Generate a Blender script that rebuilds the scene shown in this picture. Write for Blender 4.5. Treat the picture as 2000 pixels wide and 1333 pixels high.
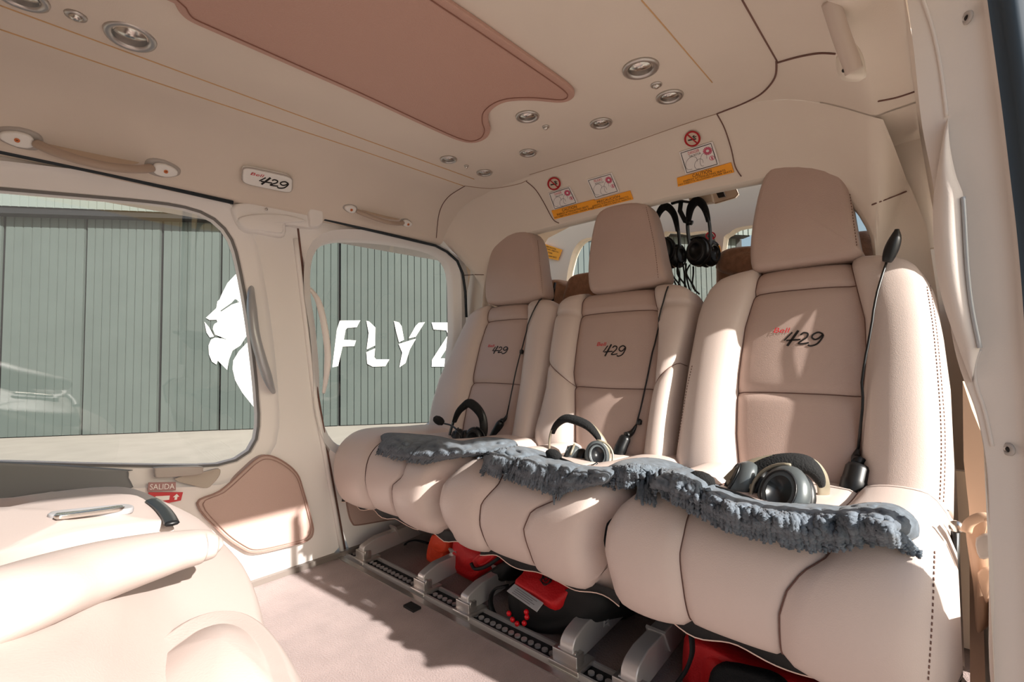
import bpy, bmesh, math, random
from mathutils import Vector, Matrix
from mathutils.bvhtree import BVHTree
random.seed(7)
D=bpy.data; S=bpy.context.scene; COL=S.collection
for o in list(D.objects): D.objects.remove(o)
# ---------------------------------------------------------------- camera, world, sun, exposure
CX,CY,F=1000.0,666.5,937.04
M=Matrix(((0.7425315,0.03248575,0.6690229),(0.66963465,-0.01307571,-0.74257556),(-0.01537518,0.99938666,-0.03146271)))
CAM=Vector((0,0,.68))
cd=D.cameras.new('camera'); cam=D.objects.new('camera',cd); COL.objects.link(cam)
cd.sensor_width=36; cd.lens=F*36/2000; cd.clip_start=.02; cd.clip_end=400
mw=M.to_4x4(); mw.translation=CAM; cam.matrix_world=mw; S.camera=cam
SUN=Vector((1,.044,.58)).normalized()
sd=D.lights.new('sun','SUN'); sd.energy=10.5; sd.angle=math.radians(.8); sd.color=(1,.93,.87)
so=D.objects.new('sun',sd); COL.objects.link(so); so.rotation_euler=SUN.to_track_quat('Z','Y').to_euler(); so.location=(6,0,6)
w=D.worlds.new('sky'); S.world=w; w.use_nodes=True; nt=w.node_tree
bg=nt.nodes['Background']; sky=nt.nodes.new('ShaderNodeTexSky'); sky.sky_type='NISHITA'; sky.sun_disc=False
sky.sun_elevation=math.radians(30); sky.sun_rotation=math.radians(87.5); sky.air_density=1.2; sky.dust_density=2.5
hs=nt.nodes.new('ShaderNodeHueSaturation'); hs.inputs['Saturation'].default_value=.9
nt.links.new(sky.outputs[0],hs.inputs['Color']); nt.links.new(hs.outputs[0],bg.inputs[0]); bg.inputs[1].default_value=.16
S.view_settings.view_transform='Standard'; S.view_settings.look='None'; S.view_settings.gamma=1
S.view_settings.exposure=0.1; S.view_settings.use_curve_mapping=False
# ---------------------------------------------------------------- projection helpers (a pixel of the photo -> point on a real plane)
def ray(px,py): return (M@Vector((px-CX,-(py-CY),-F))).normalized()
def HA(p,ax,val):
    d=ray(*p); return CAM+d*((val-CAM[ax])/d[ax])
def HX(p,v): return HA(p,0,v)
def HY(p,v): return HA(p,1,v)
def HZ(p,v): return HA(p,2,v)
def HP(p,q,n):
    d=ray(*p); return CAM+d*((q-CAM).dot(n)/d.dot(n))
def V(*a): return Vector(a)
# ---------------------------------------------------------------- materials
MATS={}
def mat(name,col,rough=.5,metal=0,bump=0,scale=80,var=0,kind='noise',spec=.5,coat=0,sheen=0,trans=0,emit=0,vscale=6):
    if name in MATS: return MATS[name]
    m=D.materials.new(name); m.use_nodes=True; t=m.node_tree; b=t.nodes['Principled BSDF']
    c=tuple(((x/255)**2.2) for x in col)+(1,)
    b.inputs['Base Color'].default_value=c; b.inputs['Roughness'].default_value=rough; b.inputs['Metallic'].default_value=metal
    b.inputs['Specular IOR Level'].default_value=spec; b.inputs['Coat Weight'].default_value=coat
    b.inputs['Sheen Weight'].default_value=sheen; b.inputs['Transmission Weight'].default_value=trans
    tc=t.nodes.new('ShaderNodeTexCoord')
    if var:
        n=t.nodes.new('ShaderNodeTexNoise'); n.inputs['Scale'].default_value=vscale; n.inputs['Detail'].default_value=6
        t.links.new(tc.outputs['Object'],n.inputs['Vector'])
        r=t.nodes.new('ShaderNodeMapRange'); r.inputs[1].default_value=.3; r.inputs[2].default_value=.7; r.inputs[3].default_value=1-var; r.inputs[4].default_value=1+var
        t.links.new(n.outputs[0],r.inputs[0])
        mx=t.nodes.new('ShaderNodeVectorMath'); mx.operation='SCALE'; mx.inputs[0].default_value=c[:3]
        t.links.new(r.outputs[0],mx.inputs['Scale']); t.links.new(mx.outputs[0],b.inputs['Base Color'])
    if bump:
        if kind=='voronoi':
            n=t.nodes.new('ShaderNodeTexVoronoi'); n.inputs['Scale'].default_value=scale; out=n.outputs['Distance']
        else:
            n=t.nodes.new('ShaderNodeTexNoise'); n.inputs['Scale'].default_value=scale; n.inputs['Detail'].default_value=4; out=n.outputs[0]
        t.links.new(tc.outputs['Object'],n.inputs['Vector'])
        bp=t.nodes.new('ShaderNodeBump'); bp.inputs['Strength'].default_value=bump; bp.inputs['Distance'].default_value=.002
        t.links.new(out,bp.inputs['Height']); t.links.new(bp.outputs[0],b.inputs['Normal'])
    if emit: b.inputs['Emission Color'].default_value=c; b.inputs['Emission Strength'].default_value=emit
    MATS[name]=m; return m
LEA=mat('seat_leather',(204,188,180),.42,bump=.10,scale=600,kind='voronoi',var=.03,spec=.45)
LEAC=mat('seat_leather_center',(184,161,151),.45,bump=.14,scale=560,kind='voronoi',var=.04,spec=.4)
SEAM=mat('seam_dark',(112,82,74),.8)
THR=mat('stitch_thread',(226,200,186),.7)
LINER=mat('headliner',(222,209,196),.6,bump=.12,scale=500,var=.02,spec=.3)
LINERD=mat('headliner_leather',(188,150,136),.5,bump=.3,scale=420,kind='voronoi',spec=.4)
TRIM=mat('cabin_trim',(240,237,234),.45,bump=.08,scale=700,spec=.4)
TRIMG=mat('handle_grey',(176,168,162),.4,spec=.5)
LIP=mat('pale_lip',(222,212,198),.45)
POCK=mat('pocket_leather',(194,168,158),.5,bump=.3,scale=400,kind='voronoi')
CARP=mat('carpet',(146,129,125),.95,bump=1.0,scale=260,var=.10,vscale=14,sheen=.3,spec=.1)
CARP2=mat('carpet_under',(160,144,140),.95,bump=1.0,scale=260,var=.1,spec=.1)
ALU=mat('brushed_aluminium',(200,196,192),.35,metal=.9)
CHR=mat('satin_chrome',(210,206,200),.22,metal=1)
STEEL=mat('painted_steel',(205,202,200),.35,metal=.5)
DRK=mat('black_plastic',(22,24,26),.38)
DRK2=mat('black_foam',(16,17,19),.9,bump=1,scale=300)
BLK=mat('black_rubber',(18,20,22),.7)
GASK=mat('dark_seal',(40,48,54),.6)
WHT=mat('white_plastic',(238,236,232),.35)
RED=mat('red_nylon',(196,22,28),.6,bump=.6,scale=200,var=.08)
REDP=mat('red_print',(196,30,48),.6)
ORG=mat('orange_nylon',(232,74,40),.6,bump=.6,scale=200)
CAUT=mat('caution_orange',(246,160,30),.5)
INK=mat('black_ink',(25,22,22),.6)
WOOL=mat('grey_wool',(98,106,114),1.0,bump=.35,scale=350,var=.25,vscale=60,sheen=.1,spec=.05)
FLEECE=mat('brown_fleece',(168,128,104),1,bump=1,scale=200,var=.2,vscale=50,sheen=.5)
GRNM=mat('hangar_sheet',(76,84,81),.55,var=.06,vscale=1.2,spec=.3)
GRNL=mat('hangar_fascia',(104,113,109),.55,spec=.3)
APR=mat('apron',(146,140,130),.9,var=.06,vscale=2,bump=.3,scale=20)
PAINT=mat('white_paint',(250,248,244),.6)
GREYP=mat('door_grey',(120,124,126),.5)
def glass():
    m=D.materials.new('window_glass'); m.use_nodes=True; t=m.node_tree; t.nodes.remove(t.nodes['Principled BSDF'])
    a=t.nodes.new('ShaderNodeBsdfTransparent'); a.inputs[0].default_value=(.93,.95,.94,1); g=t.nodes.new('ShaderNodeBsdfGlossy'); g.inputs['Roughness'].default_value=.02
    mx=t.nodes.new('ShaderNodeMixShader'); mx.inputs[0].default_value=.06
    t.links.new(a.outputs[0],mx.inputs[1]); t.links.new(g.outputs[0],mx.inputs[2]); t.links.new(mx.outputs[0],t.nodes['Material Output'].inputs[0]); return m
GLASS=glass()
# ---------------------------------------------------------------- object helpers
def empty(name,label=None,cat=None,loc=(0,0,0),group=None,parent=None):
    o=D.objects.new(name,None); COL.objects.link(o); o.location=loc; o.empty_display_size=.05
    if label: o['label']=label; o['category']=cat
    if group: o['group']=group
    if parent: o.parent=parent
    return o
def wl(o):
    v=Vector(o.location)
    while o.parent: o=o.parent; v+=Vector(o.location)
    return v
def mesh(name,vs,fs,m,parent=None,smooth=True,label=None,cat=None,kind=None,group=None,bev=0,angle=None):
    me=D.meshes.new(name); off=wl(parent) if parent else Vector((0,0,0))
    vs=[Vector(v) for v in vs]
    if parent is None and kind!='structure':
        org=Vector((sum(v.x for v in vs)/len(vs),sum(v.y for v in vs)/len(vs),min(v.z for v in vs)))
    else: org=off
    me.from_pydata([tuple(v-org) for v in vs],[],fs); me.update()
    bm=bmesh.new(); bm.from_mesh(me); bmesh.ops.recalc_face_normals(bm,faces=bm.faces); bm.to_mesh(me); bm.free()
    me.polygons.foreach_set('use_smooth',[smooth]*len(me.polygons))
    if smooth and angle: me.set_sharp_from_angle(angle=math.radians(angle))
    if isinstance(m,(list,tuple)): [me.materials.append(x) for x in m]
    else: me.materials.append(m)
    o=D.objects.new(name,me); COL.objects.link(o)
    if parent: o.parent=parent
    else: o.location=org
    if label: o['label']=label
    if cat: o['category']=cat
    if kind: o['kind']=kind
    if group: o['group']=group
    if bev:
        b=o.modifiers.new('bevel','BEVEL'); b.width=bev; b.segments=3; b.limit_method='ANGLE'; b.angle_limit=math.radians(35)
    return o
class MB:
    def __init__(s): s.v=[]; s.f=[]
    def add(s,vs,fs):
        k=len(s.v); s.v+=[Vector(v) for v in vs]; s.f+=[tuple(i+k for i in f) for f in fs]; return s
    def build(s,name,m,parent=None,**k): return mesh(name,s.v,s.f,m,parent,**k)
def ident(v): return v
def loft(rings,closed=True,cap0=False,cap1=False):
    vs=[];fs=[];n=len(rings[0])
    for r in rings: vs+=[Vector(p) for p in r]
    for j in range(len(rings)-1):
        for i in range(n if closed else n-1):
            a=j*n+i; b=j*n+(i+1)%n; fs.append((a,b,b+n,a+n))
    if cap0: fs.append(tuple(range(n)))
    if cap1: fs.append(tuple(range((len(rings)-1)*n,len(rings)*n)))
    return vs,fs
def smoothp(pts,n=4,closed=False):
    pts=[Vector(p) for p in pts]; out=[]; N=len(pts)
    for i in range(N if closed else N-1):
        g=lambda k:(pts[k%N] if closed else pts[max(0,min(N-1,k))])
        p0,p1,p2,p3=g(i-1),g(i),g(i+1),g(i+2)
        for k in range(n):
            t=k/n; out.append(.5*((2*p1)+(p2-p0)*t+(2*p0-5*p1+4*p2-p3)*t*t+(3*p1-p0-3*p2+p3)*t**3))
    if not closed: out.append(pts[-1])
    return out
def tube(pts,r,n=8,flat=1.0,up=None):
    pts=[Vector(p) for p in pts]; N=len(pts); rings=[]; prev=None
    for i,p in enumerate(pts):
        t=(pts[min(i+1,N-1)]-pts[max(i-1,0)]).normalized()
        if prev is None:
            u=Vector(up) if up else (Vector((0,0,1)) if abs(t.z)<.9 else Vector((1,0,0)))
        else: u=prev
        u=(u-t*u.dot(t)).normalized(); prev=u; w_=t.cross(u)
        rr=r[i] if isinstance(r,(list,tuple)) else (r(i/(N-1)) if callable(r) else r)
        rings.append([p+u*rr*flat*math.cos(2*math.pi*k/n)+w_*rr*math.sin(2*math.pi*k/n) for k in range(n)])
    return loft(rings,True,True,True)
def box(c,sx,sy,sz,R=None):
    vs=[]
    for z in (-1,1):
        for y in (-1,1):
            for x in (-1,1):
                v=Vector((x*sx/2,y*sy/2,z*sz/2)); v=R@v if R else v; vs.append(Vector(c)+v)
    return vs,[(0,2,3,1),(4,5,7,6),(0,1,5,4),(2,6,7,3),(0,4,6,2),(1,3,7,5)]
def lathe(prof,c,ax,n=24,ref=(0,1,0),sx=1,sy=1):
    ax=Vector(ax).normalized(); u=Vector(ref); u=(u-ax*u.dot(ax)).normalized(); w_=ax.cross(u); c=Vector(c)
    return loft([[c+ax*h+(u*sx*math.cos(2*math.pi*k/n)+w_*sy*math.sin(2*math.pi*k/n))*r for k in range(n)] for r,h in prof],True,True,True)
def puff(outline,nrm,depth,rnd=.02,bulge=.01,back=True,steps=5):
    """closed outline on a plane; nrm points out of the visible face; body goes depth behind it, with rounded rim"""
    outline=[Vector(p) for p in outline]; nrm=Vector(nrm).normalized()
    c=sum(outline,Vector())/len(outline); rad=sum((p-c).length for p in outline)/len(outline)
    rings=[]
    for s in (.02,.25,.5,.7,.82):
        k=1-rnd/rad; rings.append([c+(p-c)*s*k+nrm*(bulge*(1-s*s)) for p in outline])
    for i in range(steps+1):
        a=math.pi/2*i/steps; k=1-rnd/rad*(1-math.sin(a)); rings.append([c+(p-c)*k-nrm*(rnd*(1-math.cos(a))-bulge*(1-k*k)) for p in outline])
    for i in range(steps+1):
        a=math.pi/2*i/steps; k=1-rnd/rad*(1-math.cos(a)); rings.append([c+(p-c)*k-nrm*(depth-rnd*(1-math.sin(a))) for p in outline])
    return loft(rings,True,True,True)
def slab(outline,nrm,depth):
    outline=[Vector(p) for p in outline]; nrm=Vector(nrm).normalized()
    return loft([outline,[p-nrm*depth for p in outline]],True,True,True)
def bvh_of(vfs):
    vs=[];fs=[]
    for v,f in vfs:
        k=len(vs); vs+=[Vector(x) for x in v]; fs+=[tuple(i+k for i in q) for q in f]
    return BVHTree.FromPolygons(vs,fs)
def SP(p,bv,off=.001,fallback=None):
    d=ray(*p); h=bv.ray_cast(CAM,d)
    if h[0] is None: return fallback
    n=h[1]; n=n if n.dot(d)<0 else -n
    return h[0]+n*off
def dens(pl,step=12):
    out=[]
    for a,b in zip(pl[:-1],pl[1:]):
        n=max(1,int(math.hypot(b[0]-a[0],b[1]-a[1])/step))
        for k in range(n): out.append((a[0]+(b[0]-a[0])*k/n,a[1]+(b[1]-a[1])*k/n))
    out.append(pl[-1]); return out
def pxsm(pl,n=6,closed=False): return [(q.x,q.y) for q in smoothp([V(a,b,0) for a,b in pl],n,closed)]
def seamline(name,pl,bv,m,r=.0013,off=0,parent=None,sm=True,**k):
    pts=[SP(p,bv,off) for p in (pxsm(pl) if sm else dens(pl))]; pts=[p for p in pts if p]
    if len(pts)<2: return None
    return mesh(name,*tube(pts,r,5),m,parent,**k)
def stitches(name,pl,bv,m,parent,r=.0007,L=.004,gap=.0035,off=.0006):
    pts=[SP(p,bv,off) for p in dens(pxsm(pl),6)]; pts=[p for p in pts if p]; mb=MB()
    acc=0
    for a,b in zip(pts[:-1],pts[1:]):
        l=(b-a).length
        if l<1e-5 or l>.05: continue
        t=0
        while t<l:
            if acc<L:
                s=min(L-acc,l-t); mb.add(*tube([a+(b-a)*t/l,a+(b-a)*(t+s)/l],r,4)); t+=s; acc+=s
            else:
                s=min(L+gap-acc,l-t); t+=s; acc+=s
            if acc>=L+gap-1e-7: acc=0
    if mb.v: return mb.build(name,m,parent,kind='stuff')
_tc={}
def textmesh(s,bold=False):
    if s in _tc: return _tc[s]
    c=D.curves.new('t','FONT'); c.body=s; c.resolution_u=3
    o=D.objects.new('t',c); COL.objects.link(o); bpy.context.view_layer.update()
    dg=bpy.context.evaluated_depsgraph_get(); e=o.evaluated_get(dg); me=e.to_mesh()
    vs=[Vector(v.co) for v in me.vertices]; fs=[tuple(p.vertices) for p in me.polygons]; e.to_mesh_clear(); D.objects.remove(o)
    x0=min(v.x for v in vs);x1=max(v.x for v in vs);y0=min(v.y for v in vs);y1=max(v.y for v in vs)
    r=([Vector(((v.x-x0)/(x1-x0),(v.y-y0)/(y1-y0),0)) for v in vs],fs); _tc[s]=r; return r
def bil(q,u,v): # q = BL,BR,TR,TL
    return (q[0]*(1-u)+q[1]*u)*(1-v)+(q[3]*(1-u)+q[2]*u)*v
def text_quad(s,q,u0,u1,v0,v1,nrm,off=.0006):
    vs,fs=textmesh(s); return [bil(q,u0+(u1-u0)*v.x,v0+(v1-v0)*v.y)+nrm*off for v in vs],fs
def poly_quad(pts,q,nrm,off,d=.0004):
    return slab([bil(q,u,v)+nrm*off for u,v in pts],nrm,d)
def ringline(pts,wd,nrm,off,closed=True,d=.0003):
    N=len(pts); rings=[]
    for i,p in enumerate(pts):
        a=pts[(i-1)%N] if closed or i else pts[i]; b=pts[(i+1)%N] if closed or i<N-1 else pts[i]
        t=(b-a).normalized(); s=t.cross(nrm).normalized()*wd/2
        rings.append([p-s+nrm*off,p+s+nrm*off,p+s+nrm*(off-d),p-s+nrm*(off-d)])
    if closed: rings.append(rings[0])
    return loft(rings,True,not closed,not closed)
def interp(xs,ys,x):
    if x<=xs[0]: return ys[0]
    for i in range(len(xs)-1):
        if x<=xs[i+1]: return ys[i]+(ys[i+1]-ys[i])*(x-xs[i])/(xs[i+1]-xs[i])
    return ys[-1]
def reseq(pl,n):
    pl=pxsm(pl,6); L=[0]
    for a,b in zip(pl[:-1],pl[1:]): L.append(L[-1]+math.hypot(b[0]-a[0],b[1]-a[1]))
    out=[]
    j=0
    for k in range(n):
        s=L[-1]*k/(n-1)
        while j<len(pl)-2 and L[j+1]<s: j+=1
        t=(s-L[j])/((L[j+1]-L[j]) or 1); out.append((pl[j][0]+(pl[j+1][0]-pl[j][0])*t,pl[j][1]+(pl[j+1][1]-pl[j][1])*t))
    return out
reseqp=reseq
# ================================================================ OUTSIDE: apron, hangar
HD=ray(6000,640); UP=ray(713,-20000); UP=(UP-HD*UP.dot(HD)).normalized()
gq=CAM-UP*1.5
G1=HP((0,857),gq,UP); HN=HD.cross(UP).normalized()
if HN.dot(CAM-G1)<0: HN=-HN
mesh('ground',[gq+HD*a+HN*b for a,b in ((-60,-60),(60,-60),(60,60),(-60,60))],[(0,1,2,3)],APR,kind='structure',smooth=False)
def hw(p,off=0): return HP(p,G1+HN*off,HN)
hroot=empty('hangar','grey green corrugated metal hangar with white lion and letters, seen through the left windows','building',G1)
def hcoord(p): # along, up
    q=hw(p)-G1; return q.dot(HD),q.dot(UP)
bnd=[hcoord((px,700))[0] for px in (-330,-160,0,163,313,430,663,877)]
wd=bnd[4]-bnd[3]
bnd=[bnd[3]-wd*k for k in range(5,1,-1)]+bnd[2:]
HEND=hcoord((1440,500))[0]; pw=bnd[-1]-bnd[-2]
while bnd[-1]+pw*1.3<HEND: bnd.append(bnd[-1]+pw)
bnd.append(HEND); PITCH=hcoord((208,700))[0]-hcoord((192,700))[0]
ztop=hcoord((200,432))[1]
for i in range(len(bnd)-1):
    a,b=bnd[i]+.03,bnd[i+1]-.03; off=.02 if i%2 else 0.0; prof=[]; x=a; k=0
    nr=max(3,round((b-a)/PITCH)); pitch=(b-a)/nr
    for j in range(nr):
        for u,h in ((0,0),(.83,0),(.87,-.02),(.93,-.02),(.97,0)): prof.append((a+(j+u)*pitch,h))
    prof.append((b,0)); prof=[(a,-.05)]+prof+[(b,-.05)]
    r0=[G1+HD*u+HN*(h+off)+UP*.02 for u,h in prof]; r1=[p+UP*(ztop+.15-.02) for p in r0]
    mesh('wall_panel',*loft([r0,r1],False),GRNM,hroot,smooth=False)
# fascia above, dark track gap, plinth
L0,L1=bnd[0]-1,bnd[-1]+.2; prof=[]; x=L0
while x<L1:
    for u,h in ((0,0),(PITCH*.8,.0),(PITCH*.84,-.02),(PITCH*.94,-.02)): prof.append((x+u,h))
    x+=PITCH
zf=hcoord((200,418))[1]
mesh('fascia',*loft([[G1+HD*u+HN*(.34+h)+UP*zf for u,h in prof],[G1+HD*u+HN*(.34+h)+UP*(zf+2.6) for u,h in prof]],False),GRNL,hroot,smooth=False)
mesh('track_beam',*loft([[G1+HD*L0+HN*a+UP*b for a,b in ((.02,zf-.20),(.3,zf-.20),(.3,zf+.02),(.02,zf+.02))],[G1+HD*L1+HN*a+UP*b for a,b in ((0,zf-.02),(.3,zf-.02),(.3,zf+.15),(0,zf+.15))]],True,True,True),BLK,hroot,smooth=False)
mesh('backing',[G1+HD*a-HN*.06+UP*b for a,b in ((L0,0),(L1,0),(L1,zf+2.6),(L0,zf+2.6))],[(0,1,2,3)],BLK,hroot,smooth=False)
def z4(x,y): return (x*.35035,y*.35035+430)
def z5(x,y): return (600+x*.35035,y*.35035+430)
def paint(name,polys,z,parent):
    mb=MB()
    for pl in polys: mb.add(*slab([hw(z(*p),.026) for p in pl],HN,.003))
    return mb.build(name,PAINT,parent,smooth=False)
head=[(1312,305),(1268,352),(1236,415),(1224,444),(1212,455),(1206,492),(1148,546),(1168,557),(1208,556),(1212,570),(1196,580),(1184,602),(1200,640),(1222,648),(1282,672),(1240,662),(1200,656),(1176,668),(1163,700),(1165,750),(1182,790),(1206,806),(1214,784),(1266,836),(1276,780),(1296,728),(1340,700),(1372,650),(1480,640),(1500,300),(1400,260)]
lipp=[(1140,568),(1165,598),(1193,650),(1170,655),(1152,628)]
mane=[(1480,660),(1380,682),(1332,732),(1300,785),(1297,832),(1312,895),(1352,965),(1414,1042),(1440,1000),(1500,980)]
paint('lion_emblem',[head,lipp,mane],z4,hroot)
mb=MB()
for pl in ([(1228,505),(1290,462),(1330,452),(1334,458),(1292,472),(1232,512)],[(1290,462),(1310,440),(1328,448),(1320,456)],[(1196,648),(1180,610),(1190,590),(1186,612),(1204,650)]):
    mb.add(*slab([hw(z4(*p),.029) for p in pl],HN,.002))
mb.build('lion_detail',GRNM,hroot,smooth=False,kind='stuff')
Lt={'letter_f':[[(182,562),(296,560),(276,598),(224,602),(214,612),(204,668),(272,672),(262,703),(197,706),(172,815),(140,822),(166,610)]],
'letter_l':[[(330,562),(345,566),(380,600),(378,700),(332,722),(343,630)],[(330,738),(378,716),(374,765),(384,778),(458,778),(435,816),(365,818),(335,802)]],
'letter_y':[[(484,564),(512,572),(526,592),(540,668),(512,682),(497,625)],[(656,570),(622,574),(604,592),(566,660),(604,652)],[(510,692),(606,662),(572,722),(548,798),(514,822),(530,740)]],
'letter_z':[[(694,572),(842,572),(840,608),(820,650),(742,772),(860,776),(838,818),(694,818),(696,780),(786,640),(776,616),(704,610)]]}
for k,v in Lt.items(): paint(k,v,z5,hroot)
# ================================================================ CABIN SHELL
YB=-.75   # back of the modelled cabin
# floor
mesh('floor',*box((-.78,(YB+.825)/2,-.02),1.66,.825-YB,.04),CARP,kind='structure',smooth=False)
mesh('floor_under_seats',*box((-.78,1.6,-.03),1.66,1.45,.04),CARP2,kind='structure',smooth=False)
mesh('trim_1',*box((-.78,.833,-.004),1.60,.018,.014),ALU,kind='structure',smooth=False,label='metal floor edging')
tk=MB()
tk.add(*box((-.78,.885,-.006),1.58,.05,.006)); 
tr=tk.build('trim_2',BLK,kind='structure',smooth=False)
t2=MB()
for s in (-1,1): t2.add(*box((-.78,.885+s*.027,0),1.58,.006,.014))
t2.build('track_lip',STEEL,tr,smooth=False)
t3=MB()
for i in range(75): t3.add(*lathe([(.0075,-.003),(.0075,.0015),(.003,.0015)],(-1.55+i*.021,.885,0),(0,0,1),8))
t3.build('track_hole_rims',STEEL,tr,smooth=False,kind='stuff')
c=HZ((805,1187),0.002); mesh('floor_socket',*box(c+V(0,0,.001),.045,.026,.006),BLK,smooth=False,label='small dark rectangular floor fitting in the pale carpet by the rail',cat='floor fitting')
# ceiling
ZC=1.28
def stripx(prof,y0,y1,ny=2,closed=False):
    return loft([[V(x,y0+(y1-y0)*j/ny,z) for x,z in prof] for j in range(ny+1)],closed)
YH=1.225
cp=[(-1.16,1.28),(-1.0,1.2815),(-.78,1.2825),(-.55,1.2815),(-.44,1.28)]
ceil=mesh('ceiling',*stripx(cp,YB,YH,3),LINER,kind='structure')
leftcove=[V(-1.16,1.28,0),V(-1.20,1.276,0),V(-1.235,1.270,0),V(-1.30,1.262,0),V(-1.36,1.240,0),V(-1.42,1.195,0),V(-1.455,1.155,0),V(-1.468,1.135,0),V(-1.49,1.128,0),V(-1.52,1.13,0)]
lc=[(p.x,p.y) for p in smoothp(leftcove,4)]
covL=stripx(lc,YB,YH,6)
mesh('trim_3',*covL,LINER,kind='structure')
rc=[(p.x,p.y) for p in smoothp([V(-.44,1.28,0),V(-.36,1.279,0),V(-.29,1.268,0),V(-.235,1.25,0),V(-.17,1.215,0),V(-.12,1.18,0),V(-.09,1.16,0),V(-.06,1.162,0),V(.06,1.17,0)],4)]
covR=stripx(rc,YB,YH,6)
mesh('trim_4',*covR,LINER,kind='structure')
ceilbv=bvh_of([stripx(cp,YB,YH,3),covL,covR])
# outer roof skin, end bulkhead
mesh('roof_shell',*stripx([(-1.62,1.10),(-1.5,1.22),(-1.3,1.32),(-.78,1.34),(-.25,1.32),(-.04,1.22),(.07,1.14)],YB-.05,1.5,2),WHT,kind='structure')
mesh('wall_back',*box((-.78,YB-.02,.6),1.66,.04,1.4),LINER,kind='structure',smooth=False)
# ceiling seams / stitches
for i,pl in enumerate(([(0,10),(350,139),(700,268),(926,350)],[(0,57),(350,176),(700,292),(905,363)])):
    seamline('ceiling_stitching',pl,ceilbv,mat('tan_thread',(205,165,120),.8),.0014,.0004,ceil,sm=False,label='tan stitched seam')
seamline('ceiling_stitching',[(1253,0),(1300,54),(1391,161)],ceilbv,MATS['tan_thread'],.0012,.0004,ceil,sm=False)
seamline('ceiling_seam',[(1450,0),(1485,62),(1517,118)],ceilbv,SEAM,.002,.0,ceil,sm=False,label='dark panel joint')
# brown leather panel
bp=pxsm([(340,0),(352,20),(372,36),(420,58),(560,120),(700,182),(850,252),(900,272),(928,275),(950,266),(958,250),(954,232),(957,215),(975,200),(1000,193),(1040,192),(1090,196),(1112,192),(1122,182),(1116,168),(1080,140),(960,55),(880,0)],5)
P=[HZ(p,1.279) for p in bp]
yl=-.25
P=[V(P[0].x,yl,1.279)]+P+[V(P[-1].x,yl,1.279)]
bproot=empty('ceiling_panel','reddish brown leather panel set lengthwise in the middle of the beige ceiling','ceiling panel',(-.78,.35,1.279))
bpo=mesh('leather_panel',*slab([p-V(0,0,.007) for p in P],V(0,0,-1),.01),LINERD,bproot,smooth=False,bev=.003)
cc=V(-.78,.35,1.27)
def inset(P,d):
    out=[]
    N=len(P)
    for i in range(N):
        t=(P[(i+1)%N]-P[i-1]).normalized(); n=V(0,0,1).cross(t)
        q=P[i]+n*d; out.append(q)
    return out
ins=inset([V(p.x,p.y,1.2712) for p in P],-.016)
if (ins[5]-cc).length>(P[5]-cc).length: ins=inset([V(p.x,p.y,1.2712) for p in P],.016)
mesh('stitching',*tube(ins,.0012,5),mat('brown_thread',(140,98,84),.8),bproot,label='sewn border line')
# ------------------------------------------------ ceiling lights and air nozzles
BOWL=mat('dark_bowl',(120,116,110),.25,metal=.9)
def downlight(px,r,label,kind):
    c=SP(px,ceilbv,0); n=V(0,0,-1)
    if px==(255,70) or px==(40,0): n=V(.12,0,-1).normalized()
    e=empty('ceiling_light' if kind=='l' else 'air_nozzle',label,'ceiling light' if kind=='l' else 'air vent',c,'round metal fittings in the ceiling')
    mesh('rim',*lathe([(r*.62,-.004),(r*.66,.001),(r*.72,.004),(r*.86,.0055),(r*.97,.004),(r,0)],c,n,28),ALU,e)
    mesh('bowl',*lathe([(r*.62,.003),(r*.6,-.004),(r*.5,-.012),(r*.42,-.016)],c,n,28),CHR,e)
    mesh('insert',*lathe([(r*.41,-.0155),(r*.38,-.010),(r*.1,-.009),(.0005,-.009)],c,n,20),BOWL,e)
    return e
names=[((255,70),.040,'large round ceiling fitting nearest the camera above the left wall handle','l'),((40,-8),.036,'round ceiling fitting cut by the top left picture corner','l'),
((876,311),.026,'round vent left of the pair nearest the left cabin corner','v'),((946,337),.026,'round vent right of the pair nearest the left cabin corner','v'),
((1031,298),.026,'round vent below the notch of the brown panel, nearer the warning header','v'),((1030,227),.030,'round light just beyond the notch of the brown panel','l'),
((1174,240),.029,'round vent alone between the two clusters near the header','v'),((1308,188),.031,'round vent right of the small knob on the right ceiling cluster','v'),
((1251,133),.038,'largest round light of the right ceiling cluster','l')]
for a in names: downlight(*a)
for px,r,l in (((148,30),.015,'small oval metal knob between two ceiling lights at top left'),((911,324),.007,'tiny metal knob between the two vents by the left corner'),((1066,247),.009,'small metal knob beside the light at the brown panel notch'),((1282,165),.012,'small metal knob between the two right ceiling fittings')):
    c=SP(px,ceilbv,0)
    e=empty('round_sensor',l,'sensor',c,'small metal knobs in the ceiling')
    mesh('rim',*lathe([(r*.6,.003),(r,.003),(r*1.05,0)],c,(0,0,-1),20),ALU,e); mesh('button',*lathe([(r*.7,.001),(r*.62,.006),(r*.3,.009),(.0005,.0095)],c,(0,0,-1),20),CHR,e)
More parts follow.
